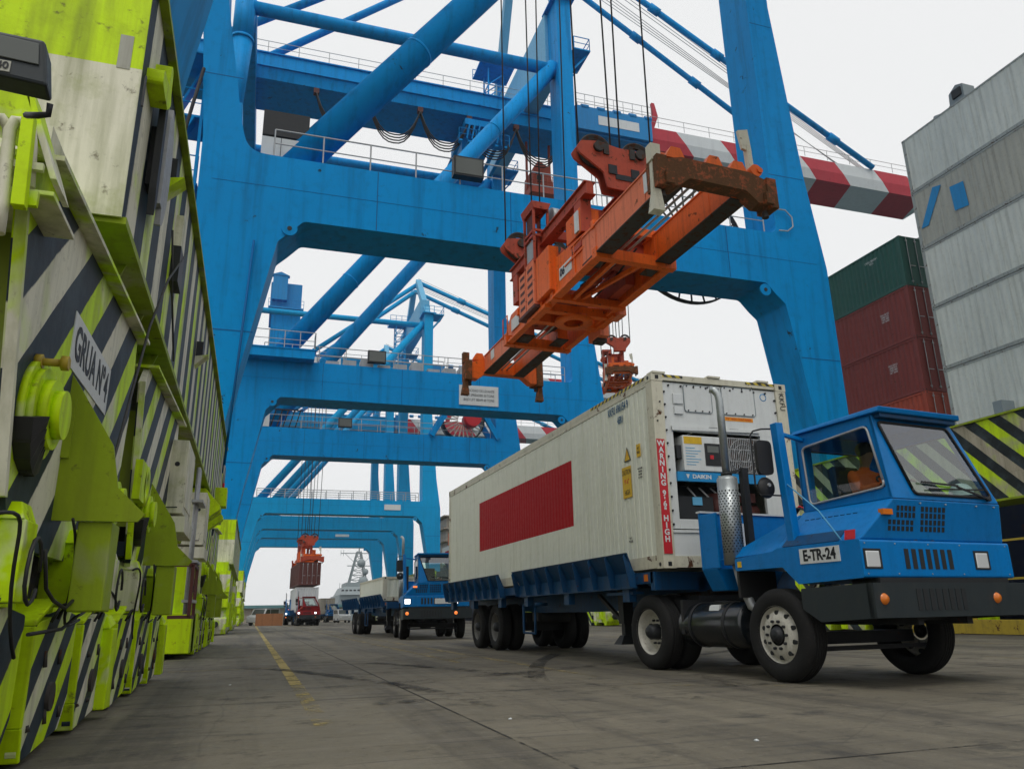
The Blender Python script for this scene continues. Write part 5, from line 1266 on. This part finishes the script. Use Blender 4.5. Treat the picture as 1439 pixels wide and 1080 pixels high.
    MB().cyl((-.02, -.17, 2.235), (-.02, -.14, 2.235), .022, seg=10).build('mirror_nut', 'galvanised', mr)
    MB().tube([(.10, -.33, 2.22), (.06, -.8, 1.85), (-.0, -1.12, 1.5)], .008, 6).build('stay_wire', 'pale_blue', T)
    # exhaust stack
    ex = MB(); ex.cyl((.15, .80, 1.36), (.15, .80, 2.46), .135, seg=32); ex.lathe([(.135, 0), (.12, .03), (.07, .05)], (.15, .80, 2.46), (0, 0, 1), 28)
    e = ex.build('exhaust_stack', 'muffler', T)
    ex = MB()
    for r in range(24):
        for i in range(7):
            a = math.pi*(.92+i*.115+(.057 if r % 2 else 0)); p = Vector((.15+.136*math.cos(a), .80+.136*math.sin(a), 1.52+r*.034)); n = Vector((math.cos(a), math.sin(a), 0))
            ex.cyl(p-n*.002, p+n*.0012, .0105, seg=7)
    ex.build('perforation', 'ink', e)
    ex = MB(); ex.tube([(.15, .80, 2.48), (.15, .80, 3.55), (.14, .81, 3.64), (.11, .84, 3.70), (.08, .88, 3.72)], .052, 20); ex.build('tail_pipe', 'muffler', e)
    ex = MB(); ex.box(.27, .36, .62, .70, 1.30, 2.60); ex.lathe([(.07, 0), (.075, 0), (.075, .03), (.07, .03)], (.15, .80, 2.52), (0, 0, 1), 20); ex.bar((.15, .78, 2.54), (.31, .66, 2.58), .05, .03); ex.build('exhaust_bracket', 'dark_metal', e)
    ex = MB(); ex.tube([(.16, .78, 1.36), (.17, .72, 1.1), (.2, .62, .85), (.35, .5, .72)], .06, 14); ex.build('exhaust_elbow', 'galvanised', e)
    # headboard box behind the cab
    mb = MB(); mb.box(.06, 2.2, 1.32, 1.37, 1.32, 2.08); mb.hexa([(.2, 1.05, 1.05), (1.0, 1.05, 1.05), (1.0, 1.37, 1.05), (.2, 1.37, 1.05), (.06, 1.05, 1.33), (1.2, 1.05, 1.33), (1.2, 1.37, 1.33), (.06, 1.37, 1.33)]); mb.box(.06, .1, 1.0, 1.32, 1.33, 2.05)
    hb = mb.build('headboard', 'truck_blue', T, bevel=.01)
    MB().box(.05, 2.2, 1.30, 1.39, 2.08, 2.105).build('headboard_trim', 'label_white', hb)
    pl = MB().box(.72, .80, 1.312, 1.32, 1.52, 1.96).build('fleet_label', 'label_white', hb)
    for k in range(4): MB().tube([(1.45+.05*k, 1.15, 2.08), (1.5+.05*k, 1.0, 2.16+.03*k), (1.6+.03*k, .9, 2.12), (1.62+.04*k, .88, 1.9)], .014, 6).build('air_hose', 'label_red' if k == 1 else 'rubber', T)
    # tank and steps
    tk = MB(); tk.lathe([(.0001, 0), (.22, .0), (.27, .02), (.285, .06), (.285, 1.24), (.27, 1.28), (.22, 1.3), (.0001, 1.3)], (.33, .72, .62), (0, 1, 0), 36)
    t_ = tk.build('fuel_tank', 'tank_black', T)
    tk = MB()
    for y in (1.0, 1.7): tk.lathe([(.29, 0), (.295, 0), (.295, .05), (.29, .05)], (.33, y, .62), (0, 1, 0), 32)
    MB().hexa([(.10, 1.15, .80), (.14, 1.15, .83), (.14, 1.35, .83), (.10, 1.35, .80), (.118, 1.15, .86), (.15, 1.15, .875), (.15, 1.35, .875), (.118, 1.35, .86)]).build('tank_label', 'label_white', t_)
    tk.box(.3, .7, .95, 1.8, .85, .92); tk.build('tank_strap', 'dark_metal', t_)
    MB().box(.05, .6, 1.85, 1.9, .5, .95).box(.03, .62, .60, .64, .95, 1.28).build('mud_flap', 'rubber', T)
    if plate:
        pp = MB().box(-.008, .0, -1.08, -.50, 1.285, 1.45).build('fleet_number', 'label_white', T, bevel=.0); pp['label'] = 'white plate reading '+plate
        text(plate, .165, 'ink', T, (-.0095, -.79, 1.368), basis((0, -1, 0), (0, 0, 1)), sx=.86, bold=.006)
    rd = MB().hexa([(.035, -1.27, 1.50), (.04, -1.27, 1.50), (.04, -1.13, 1.50), (.035, -1.13, 1.50), (.055, -1.27, 1.60), (.06, -1.27, 1.60), (.06, -1.13, 1.60), (.055, -1.13, 1.60)]).build('red_label', 'label_red', T)
    MB().box(-.006, 0, .5, .57, 1.31, 1.38).build('sticker', 'label_yellow', T)
    return T
t1 = tractor((5.81, 7.98, 0), R_(6), 'blue terminal tractor numbered E-TR-24 in front, pulling the cream container', 'E-TR-24')
hh = MB().sphere((0, 0, 0), .13, 20, 12, sz=.85).lathe([(.125, 0), (.17, .0), (.17, .012), (.125, .02)], (0, 0, -.05), (0, 0, 1), 24).build('hard_hat', 'hard_hat', None)
_m = Matrix.Translation((5.81, 7.98, 0)) @ Matrix.Rotation(R_(6), 4, 'Z')
hh.location = _m @ Vector((1.86, -1.24, 2.07)); tag(hh, 'white hard hat lying on the dashboard behind the windscreen of E-TR-24', 'hard hat')
# driver
def skin_person(loc, rz, label, joints, edges, vest=True):
    root = None
    me = bpy.data.meshes.new('person'); me.from_pydata([j[0] for j in joints], edges, []); 
    o = bpy.data.objects.new('person', me); C.objects.link(o); me.materials.append(M['cloth_orange'])
    o.modifiers.new('skin', 'SKIN')
    sv = me.skin_vertices[0].data
    for i, j in enumerate(joints): sv[i].radius = (j[1], j[1] if len(j) < 3 else j[2]); sv[i].use_root = (i == 0)
    s_ = o.modifiers.new('sub', 'SUBSURF'); s_.levels = 2; s_.render_levels = 2
    dg = bpy.context.evaluated_depsgraph_get(); m2 = bpy.data.meshes.new_from_object(o.evaluated_get(dg)); o.modifiers.clear(); o.data = m2
    for p in m2.polygons: p.use_smooth = True
    o.location = loc; o.rotation_euler.z = rz; tag(o, label, 'person'); return o
J = [((0, 0, .0), .15, .12), ((0, -.02, .22), .14, .11), ((0, -.04, .42), .17, .12), ((0, -.05, .52), .06), ((0, -.08, .60), .055), ((0, -.11, .68), .085, .10), ((0, -.11, .78), .08, .09),
     ((.19, -.04, .46), .065), ((.25, -.2, .25), .05), ((.16, -.46, .30), .035), ((.13, -.53, .31), .03), ((-.19, -.04, .46), .065), ((-.25, -.2, .25), .05), ((-.16, -.46, .30), .035), ((-.13, -.53, .31), .03),
     ((.10, -.1, -.02), .10), ((.13, -.48, .0), .075), ((.13, -.6, -.35), .05), ((.13, -.72, -.40), .045), ((-.10, -.1, -.02), .10), ((-.13, -.48, .0), .075), ((-.13, -.6, -.35), .05), ((-.13, -.72, -.40), .045)]
E_ = [(0, 1), (1, 2), (2, 3), (3, 4), (4, 5), (5, 6), (2, 7), (7, 8), (8, 9), (9, 10), (2, 11), (11, 12), (12, 13), (13, 14), (0, 15), (15, 16), (16, 17), (17, 18), (0, 19), (19, 20), (20, 21), (21, 22)]
dl = _m @ Vector((1.0, -.62, 1.86))
drv = skin_person(dl, R_(6), 'driver in an orange work jacket sitting in the cab of E-TR-24', J, E_)
me = drv.data; me.materials.append(M['skin']); me.materials.append(M['cloth_navy'])
for p in me.polygons:
    c_ = p.center
    if c_.z > .555 or (c_.y < -.46 and c_.z > .2): p.material_index = 1
    elif c_.z < .06: p.material_index = 2
MB().sphere((0, -.095, .755), .105, 16, 10).build('hair', 'hair', drv)
fh = MB()
for s_ in (-1, 1):
    for k in range(4): fh.tube([(s_*.135+(.012*k-.018)*1.4, -.55, .325), (s_*.135+(.012*k-.018)*1.4, -.59+.004*k, .33), (s_*.135+(.012*k-.018)*1.4, -.60, .305)], .009, 6)
    fh.tube([(s_*.10, -.53, .32), (s_*.085, -.56, .335)], .010, 6)
fh.build('fingers', 'skin', drv)

# ---- trailer (bathtub style terminal chassis)
def trailer(loc, rz, label, L=12.3, empty_rear=False):
    T = empty('terminal_trailer', loc, label, 'trailer', 'container trailers in the truck lanes', rz)
    mb = MB()
    for x in (.72, 1.58): mb.prism([(.3, 1.28), (L-.1, 1.28), (L-.1, 1.0), (6.6, .82), (2.6, .82), (1.6, 1.05), (.3, 1.08)], 'x', x, x+.14)
    y = .5
    while y < L: mb.box(.05, 2.39, y, y+.1, 1.17, 1.27); y += 1.18
    mb.box(0, .09, .35, L, 1.20, 1.36); mb.box(2.35, 2.44, .35, L, 1.20, 1.36); mb.box(.0, 2.44, .3, .42, 1.1, 1.36)
    mb.build('trailer_frame', 'chassis_blue', T)
    for s, X in ((-1, lambda x: x), (1, lambda x: 2.438-x)):
        for a, b_ in ((.78, 6.1), (7.05, L-.2)):
            g_ = MB(); g_.hexa([(X(-.03), a+.12, 1.36), (X(-.005), a+.12, 1.36), (X(-.005), b_-.1, 1.36), (X(-.03), b_-.1, 1.36), (X(-.20), a, 1.66), (X(-.175), a, 1.66), (X(-.175), b_, 1.66), (X(-.20), b_, 1.66)])
            g_.box(min(X(-.06), X(.02)), max(X(-.06), X(.02)), a+.1, b_-.1, 1.14, 1.37)
            n = int((b_-a)/.62)
            for i in range(n+1):
                y = a+.05+(b_-a-.12)*i/n
                g_.prism([(X(-.19), 1.65), (X(-.22), 1.60), (X(-.13), 1.16), (X(-.04), 1.16), (X(-.04), 1.37)], 'y', y, y+.015)
            for y in (a+.3, (a+b_)/2, b_-.5): g_.box(min(X(-.02), X(.10)), max(X(-.02), X(.10)), y, y+.22, .95, 1.2)
            g_.build('side_guide', 'chassis_blue', T)
        wheel(T, X(.10), s, 8.25, style='rear', dual=True, rim='rim_grey'); wheel(T, X(.10), s, 9.72, style='rear', dual=True, rim='rim_grey')
        lg = MB(); xx = .42; lg.box(min(X(xx-.09), X(xx+.09)), max(X(xx-.09), X(xx+.09)), 2.0, 2.18, .62, 1.2); lg.box(min(X(xx-.06), X(xx+.06)), max(X(xx-.06), X(xx+.06)), 2.03, 2.15, .42, .65)
        lg.hexa([(X(xx-.18), 1.95, .30), (X(xx+.18), 1.95, .30), (X(xx+.18), 2.23, .30), (X(xx-.18), 2.23, .30), (X(xx-.09), 2.02, .44), (X(xx+.09), 2.02, .44), (X(xx+.09), 2.16, .44), (X(xx-.09), 2.16, .44)])
        lg.bar((X(xx), 2.1, .6), (X(xx+.1), 3.3, 1.1), .06, .06); lg.build('landing_leg', 'dark_metal', T)
    mb = MB(); mb.box(.35, 2.1, 8.15, 8.35, .42, .62); mb.box(.35, 2.1, 9.62, 9.82, .42, .62); mb.box(.7, .86, 7.7, 10.3, .62, .84); mb.box(1.56, 1.72, 7.7, 10.3, .62, .84); mb.cyl((.9, 7.3, .75), (1.6, 7.3, .75), .14, seg=16)
    mb.build('axle', 'dark_metal', T)
    MB().tube([(.14, 5.6, 1.0), (.14, 5.6, .42), (.14, 6.3, .42), (.14, 6.3, 1.0)], .028, 8).build('access_step', 'chassis_blue', T)
    MB().box(-.012, .0, .5, .6, 1.23, 1.33).build('marker_light', 'orange_lens', T)
    MB().cyl((.16, 5.3, .95), (.16, 5.3, 1.02), .13, seg=20).box(.0, .2, 1.0, 1.9, 1.06, 1.1).build('spare_bracket', 'chassis_blue', T)
    return T
tr1 = trailer((5.52, 10.0, 0), R_(1.0), 'blue trailer with flared side guides under the cream container')
# ================================================================ CONTAINER SHIP AND ITS STACKS
sh = empty('container_ship', (40, 50, -2.8), 'dark navy hull of the container ship moored behind the stacked containers', 'ship')
so_ = (40, 50, -2.8)
MB(so_).prism([(25.1, 7.2), (24.9, 6.5), (24.9, 1), (26.5, -2.7), (56, -2.7), (57.5, 1), (57.5, 7.2)], 'y', -40, 124).build('hull', 'ship_navy', sh)
mb = MB(so_)
for k in range(42): mb.box(24.88, 24.95, -39+k*3.9, -38.85+k*3.9, 1, 6.6)
mb.box(24.85, 25.15, -40, 124, 6.6, 6.75); mb.build('rubbing_strake', 'dark_metal', sh)
mb = MB(so_); mb.box(25.3, 57, -38, 122, 7.2, 7.35)
for k in range(12): mb.box(27.6, 56, -30+k*13, -29.6+k*13, 7.35, 8.6)
mb.build('deck', 'ship_grey', sh)
mb = MB(so_); mb.box(26.2, 54, 111, 118, 7.2, 14.5)
for k in range(4): mb.box(25.6, 54.8, 110.2, 118.8, 9.2+k*1.8, 9.35+k*1.8)
mb.build('superstructure', 'ship_beige', sh)
mb = MB(so_)
for k in range(4):
    for j in range(8): mb.box(27+j*3, 28.4+j*3, 110.9, 111, 9.7+k*1.8, 10.4+k*1.8)
mb.build('cabin_windows', 'ink', sh)
mb = MB(so_); mb.bar((26.6, 108, 7.3), (26.6, 108, 12.5), .8, .8); mb.box(25.9, 27.3, 107.3, 108.7, 9.5, 12); mb.build('deck_crane', 'spreader_orange', sh)
GS = 'white refrigerated containers stacked on the ship'
zt = 22.35; hh_ = 2.896
names = ['topmost of the five tall reefers on the ship, plain weathered white', 'grey stained container with two blue logo strokes, second from the top of the reefer stack',
         'pale white reefer directly below the grey container with blue strokes', 'fourth reefer down in the near stack, plain dull white', 'lowest visible reefer of the near stack, meeting the striped sill beam']
for i in range(5):
    z = zt-hh_*(i+1)+.0
    r = dry_container((28.25, 12.75, z), 'stack_grey' if i == 1 else 'stack_white', names[i], H=2.88, group=GS, fr='stack_frame', refrig=True, door=False)
    if i == 1:
        m_ = MB(); m_.prism([(11.95, 1.0), (11.55, .98), (10.55, 2.5), (11.0, 2.62)], 'x', -.016, -.003); m_.prism([(9.45, 2.05), (10.15, 2.15), (10.1, .95), (9.4, .85)], 'x', -.016, -.003); m_.build('emblem', 'sign_blue', r)
for i in range(5, 6):
    dry_container((28.25, 12.75, 7.42-.2), 'stack_white', 'reefer at deck level at the foot of the near stack, mostly hidden', H=.62, refrig=True, fr='stack_frame', door=False, group=GS) if False else None
MB()
fl = tag(MB().box(28.4, 30.6, 13, 24.8, 7.35, zt-5*hh_-.02).build('deck_pedestal', 'ship_navy', None), 'dark pedestal on deck carrying the near reefer stack', 'pedestal')
# grey reefer ventilator / camera standing on top
vt = MB(); vt.box(28.7, 29.5, 21.6, 22.5, zt, zt+.35); vt.prism([(21.65, zt+.35), (22.45, zt+.35), (22.4, zt+.9), (22.0, zt+1.15), (21.65, zt+1.0)], 'x', 28.7, 29.4); vt.box(28.62, 28.7, 21.75, 22.2, zt+.5, zt+.9, 1); vt.cyl((28.6, 22.9, zt+.1), (28.6, 23.2, zt+.2), .12, seg=10)
vt.build('deck_light', ['ship_grey', 'ink'], None); tag(bpy.data.objects['deck_light'], 'grey lamp housing standing on top of the near reefer stack', 'lamp')
GG = 'steel containers stacked on the ship'
lab = [('green_steel', 'dark green steel container on top of the coloured stack'), ('maroon_steel', 'maroon container between the green one and another maroon one'),
       ('maroon_steel', 'lower maroon container with faint white lettering, above the red one'), ('red_steel', 'brick red container at the bottom of the coloured stack')]
for i, (mt_, lb) in enumerate(lab):
    z = 18.05-2.6*(i+1)
    mk_ = [('CRXU 286354 1\n45G1', .16, 1.9, 2.0, 'label_white', 0)] if i == 0 else [('MAX GROSS\n30480 KGS\nTARE 3880\nNET 26600', .13, 1.6, 1.5, 'label_white', 0)]
    dry_container((28.45, 26.25, z), mt_, lb, L=6.06, group=GG, H=2.585, marks=mk_)
tag(MB().box(28.6, 30.8, 26.4, 38.3, 7.35, 18.05-2.6*4-.01).build('deck_pedestal', 'ship_navy', None), 'dark pedestal on deck carrying the coloured stack', 'pedestal') if 18.05-2.6*4 > 7.4 else None
dry_container((31.15, 26.2, 16.35), 'stack_white', 'white container just showing its roof above the green one', refrig=True, fr='stack_frame', door=False, H=2.6, group=GS)
for k in range(3): dry_container((31.15, 26.2, 16.33-2.62*(k+1)), 'stack_white', 'white container hidden behind the green and maroon stack', refrig=True, fr='stack_frame', door=False, H=2.6, group=GS) if k < 0 else None
tag(MB().box(31.3, 33.4, 26.4, 38.2, 7.35, 16.34).build('cell_guide', 'ship_navy', None), 'dark cell guide behind the green and maroon stack', 'cell guide')
r = dry_container((25.1, 97, 7.4), 'boom_white', 'far white container with red band on the ship beyond the second crane', refrig=True, fr='stack_frame', door=False, group=GS, H=2.6)
MB().box(-.03, -.02, 2, 10, .8, 1.9).build('red_band', 'red_sign', r)

# ================================================================ OTHER TRUCKS
def twin(src, loc, rz, label, **kw):
    c_ = copy_tree(src, **kw); c_.location = loc; c_.rotation_euler.z = rz; c_['label'] = label; return c_
LIT = {'lens': 'lens_lit', 'orange_lens': 'orange_lit'}
def face_plate(T, xs=1.15):
    MB().box(1.10, 1.80, -1.385, -1.367, 1.20, 1.38).build('front_plate', 'label_white', T)
t2 = twin(t1, (5.14, 29.1, 0), R_(-5), 'second blue terminal tractor, headlights lit, just behind the cream container', swap=LIT, skip=('fleet_number', 'lettering', 'red_label'))
face_plate(t2)
tr2 = twin(tr1, (5.05, 31.1, 0), R_(1.5), 'low blue trailer with flared guides behind the second tractor')
# low cream box load on its trailer
ld = dry_container((5.0, 32.2, 1.4), 'reefer_cream', 'low cream flat-rack load on the second trailer', L=6.06, H=.95, refrig=True, fr='reefer_frame', door=False, rz=R_(1.5)); ld.name = 'flat_rack'; ld['category'] = 'container'
t3 = twin(t1, (4.55, 87.5, 0), R_(1), 'red terminal tractor with a white container, under the hanging maroon box', swap={'truck_blue': 'tractor_red', 'chassis_blue': 'tractor_red', 'lens': 'lens_lit'}, skip=('fleet_number', 'lettering'))
tr3 = twin(tr1, (4.55, 89.6, 0), 0, 'trailer carrying the white container behind the red tractor')
dry_container((4.45, 89.8, 1.4), 'boom_white', 'white container on the far red truck', refrig=True, fr='label_white', door=False, H=2.6)
t4 = twin(t1, (3.85, 101, 0), R_(0), 'far blue tractor with lit lamps at the left of the red one', swap=LIT, skip=('fleet_number', 'lettering'))
t5 = twin(t1, (11.9, 138, 0), R_(2), 'far blue tractor at the right, before the grey warship', skip=('fleet_number', 'lettering'))
dry_container((11.3, 142, 1.4), 'ship_beige', 'far beige container with a faded side, right of the red truck', H=2.6, door=False)
tr5 = twin(tr1, (11.3, 141.8, 0), 0, 'far trailer carrying the beige container')
# hanging container and its spreader
spreader('small far spreader lifting a maroon container over the red truck', (6.1, 100, 7.05), (0, 0, R_(2)), 33, big=False, colors=('spreader_orange', 'spreader_orange', 'spreader_red', 'spreader_red'))
dry_container((4.9, 93.9, 4.4), 'brown_steel', 'maroon container hanging from the far spreader', H=2.55, door=True, rz=R_(2))
# second crane's spreader above the ship side
spreader('orange spreader of the second crane, seen above the cream container roof', (28.3, 57, 19.4), (0, 0, R_(-20)), 42, big=False, EY=2.95)

def van(loc, rz, label, mat, cat='van'):
    root = empty('parked_van', loc, label, cat, None, rz)
    pr = fillet([(0, .35), (0, 1.0), (.25, 1.15), (.95, 1.25), (1.5, 1.95), (4.6, 2.0), (4.75, 1.8), (4.75, .35)], .12, 3)
    MB().prism(pr, 'y', -.9, .9).build('body', mat, root, bevel=.05)
    mb = MB(); mb.prism([(1.08, 1.3), (1.52, 1.85), (2.3, 1.87), (2.3, 1.3)], 'y', -.915, .915); mb.prism([(2.45, 1.3), (2.45, 1.87), (4.4, 1.87), (4.4, 1.3)], 'y', -.915, .915); mb.build('window', 'lamp_glass', root)
    MB().hexa([(.93, -.75, 1.27), (.93, .75, 1.27), (.98, .75, 1.27), (.98, -.75, 1.27), (1.44, -.7, 1.9), (1.44, .7, 1.9), (1.5, .7, 1.9), (1.5, -.7, 1.9)]).build('windscreen', 'lamp_glass', root)
    for x in (.95, 3.8):
        for s in (-1, 1): MB().lathe([(.18, 0), (.34, 0), (.34, .2), (.18, .2), (.0001, .1)], (x, s*.92, .34), (0, -s, 0), 24).build('wheel', 'tyre', root)
    for s in (-1, 1): MB().box(-.02, .02, s*.62-.14, s*.62+.14, .75, .92).build('headlight', 'lens', root)
    return root
van((13.6, 124, 0), R_(95), 'white van parked at the foot of the grey warship', 'van_white')
van((.3, 101, 0), R_(60), 'small white van at the end of the crane rail on the left', 'van_white')
yb_ = empty('safety_barrier', (20.3, 14, 0), 'low yellow steel barrier at the foot of the right crane rail behind the truck', 'barrier')
mb = MB((20.3, 14, 0)); mb.box(20.25, 20.45, 7, 22, .02, .42); mb.build('barrier_beam', 'yellow_steel', yb_, bevel=.01)
for k in range(6):
    mb = MB((20.3, 14, 0)); mb.box(20.3, 20.4, 8+k*2.6, 8.12+k*2.6, .42, 2.6); mb.build('post', 'yellow_steel', yb_)
for z in (1.5, 2.56): MB((20.3, 14, 0)).box(20.32, 20.38, 8, 21.1, z, z+.06).build('handrail', 'yellow_steel', yb_)
# end of the quay: low orange-brown barrier wall and long teal shed roof
w_ = empty('barrier_wall', (2, 98, 0), 'low orange-brown wall closing the far end of the quay', 'wall')
mb = MB((2, 98, 0)); mb.box(.55, 3.6, 98, 98.6, 0, 1.35)
for k in range(6): mb.box(.6+k*.58, .66+k*.58, 97.96, 98, 0, 1.35)
mb.build('wall_panel', 'wall_orange', w_)
s_ = empty('port_shed', (-5, 185, 0), 'long low shed with a teal roof at the end of the quay', 'shed')
MB((-5, 185, 0)).box(-30, 20, 178, 188, 0, 2.9).build('wall', 'ship_beige', s_); MB((-5, 185, 0)).box(-31, 21, 177, 189, 2.9, 3.5).build('roof', 'teal_roof', s_)
# ================================================================ WARSHIP
fo = (38, 300, -2.8); F_ = empty('warship', fo, 'light grey warship with lattice mast and white radar domes at the far end', 'ship')
def mk(): return MB(fo)
mk().prism([(28, 4.2), (26.5, -2.7), (52, -2.7), (50.5, 4.2)], 'y', 292, 400).build('hull', 'ship_grey', F_)
mb = mk(); mb.box(30, 47, 298, 330, 4.2, 8.6); mb.hexa([(30.5, 297, 8.6), (46.5, 297, 8.6), (46.5, 325, 8.6), (30.5, 325, 8.6), (32, 299, 11.6), (45, 299, 11.6), (45, 323, 11.6), (32, 323, 11.6)]); mb.box(31.5, 45.5, 298, 300, 8.4, 9.6); mb.box(33, 44, 302, 318, 11.6, 13.2)
mb.build('superstructure', 'ship_grey', F_)
mb = mk()
for k in range(10): mb.box(31+k*1.45, 31.9+k*1.45, 297.9, 298, 9.7, 10.5)
for k in range(7): mb.box(31+k*2.1, 31.4+k*2.1, 297.6, 298, 6.3, 7.0)
mb.build('bridge_windows', 'ink', F_)
mb = mk()
for (a, b_) in (((34.5, 306, 12), (37.4, 306, 25)), ((41.5, 306, 12), (38.6, 306, 25)), ((34.5, 312, 12), (37.4, 309, 25)), ((41.5, 312, 12), (38.6, 309, 25))): mb.bar(a, b_, .45, .45)
for k in range(7):
    t_ = k/7; z = 12.5+13*t_*.95; wq = 3.5-2.9*t_
    mb.bar((38-wq, 306, z), (38+wq, 306, z), .25, .25); mb.bar((38-wq, 306, z), (38+wq-.4, 306, z+1.8), .2, .2); mb.bar((38+wq, 306, z), (38-wq+.4, 306, z+1.8), .2, .2)
mb.bar((38, 307, 24), (38, 307, 29), .4, .4); mb.bar((31, 306, 24.2), (45, 306, 24.2), .35, .3); mb.bar((32.5, 306, 24.2), (37, 306, 20), .15, .15); mb.bar((43.5, 306, 24.2), (39, 306, 20), .15, .15); mb.bar((33.5, 306, 19.5), (42.5, 306, 19.5), .3, .3)
for x in (31, 32, 44, 45): mb.bar((x, 306, 23.2), (x, 306, 25.4), .14, .14)
mb.build('mast', 'ship_grey', F_)
for x, y, z, r in ((39.6, 304, 13.6, 1.9), (38.6, 304, 20.4, 1.6), (40.2, 304, 17.2, 1.2)): mk().sphere((x, y, z), r, 16, 10).build('radar_dome', 'ship_grey', F_)
for x in (30.5, 46): mk().bar((x, 300, 11), (x, 300, 19 if x > 40 else 13), .15, .15).build('aerial', 'ship_grey', F_)
# small harbour clutter
for i, (x, y) in enumerate(((2.0, 6.3), (-.2, 11), (3.1, 4.6))):
    o = MB().hexa([(x, y, .004), (x+.03, y+.005, .004), (x+.028, y+.03, .004), (x+.004, y+.026, .004), (x, y, .012), (x+.03, y+.005, .009), (x+.028, y+.03, .014), (x+.004, y+.026, .008)]).build('litter_scrap', 'label_white')
    tag(o, ['tiny white paper scrap on the asphalt right of the yellow line', 'tiny white scrap near the left crane bogies', 'tiny pale scrap on the asphalt at the bottom centre'][i], 'litter', 'scraps of litter on the asphalt')
# ================================================================ SIGNS ON THE CRANES
c2 = bpy.data.objects['gantry_crane.001']; org2 = Vector(c2.location)
s2 = MB(tuple(org2)).box(12.0, 14.7, 47.54, 47.592, 14.05, 15.4).build('capacity_sign', 'label_white', c2); s2['label'] = 'white sign giving the lifting capacity in tons'
text('CAPACIDAD DE LEVANTE\nBAJO SPREADER 50 TONS\nBAJO LIFT BEAM 60 TONS', .25, 'ink', c2, Vector((13.35, 47.53, 14.73))-org2, FRONT, sx=.74, line=1.25)
c3 = bpy.data.objects['gantry_crane.002']; c4 = bpy.data.objects['gantry_crane.003']
MB(tuple(c3.location)).box(15.2, 17.3, 98.93, 98.99, 13.8, 14.5).build('sign_plate', 'label_white', c3)
MB(tuple(c4.location)).box(12.2, 14.4, 130.43, 130.49, 13.4, 13.8).build('sign_plate', 'label_white', c4)
tp = MB(tuple(c3.location)).box(5.0, 9.4, 104.7, 104.9, 33.4, 35.4).build('name_board', 'label_white', c3)
text('TPS', 1.5, 'sign_blue', c3, Vector((7.6, 104.65, 34.4))-Vector(c3.location), FRONT, bold=.05)
c1 = bpy.data.objects['gantry_crane']; o1 = tuple(c1.location)
mb = MB(o1); mb.box(-.85, .5, 25.2, 25.7, 16.2, 17.2); mb.box(-.2, -.18, 25.19, 25.2, 16.2, 17.2, 1); mb.build('equipment_cabinet', ['boom_white', 'dark_metal'], c1)
MB(o1).box(-.85, .75, 25.3, 26.2, 17.35, 18.35).build('grating_box', 'dark_metal', c1)
# haze
hz = MB().box(-420, 520, -70, 640, -3.9, 78).build('haze', 'sea'); hz.data.materials.clear()
m = bpy.data.materials.new('haze'); m.use_nodes = True; t = m.node_tree; t.nodes.clear()
pv = t.nodes.new('ShaderNodeVolumePrincipled'); pv.inputs['Color'].default_value = (.86, .93, .97, 1); pv.inputs['Density'].default_value = .0003; pv.inputs['Anisotropy'].default_value = .3
oo = t.nodes.new('ShaderNodeOutputMaterial'); t.links.new(pv.outputs[0], oo.inputs['Volume']); hz.data.materials.append(m); tag(hz, kind='stuff')
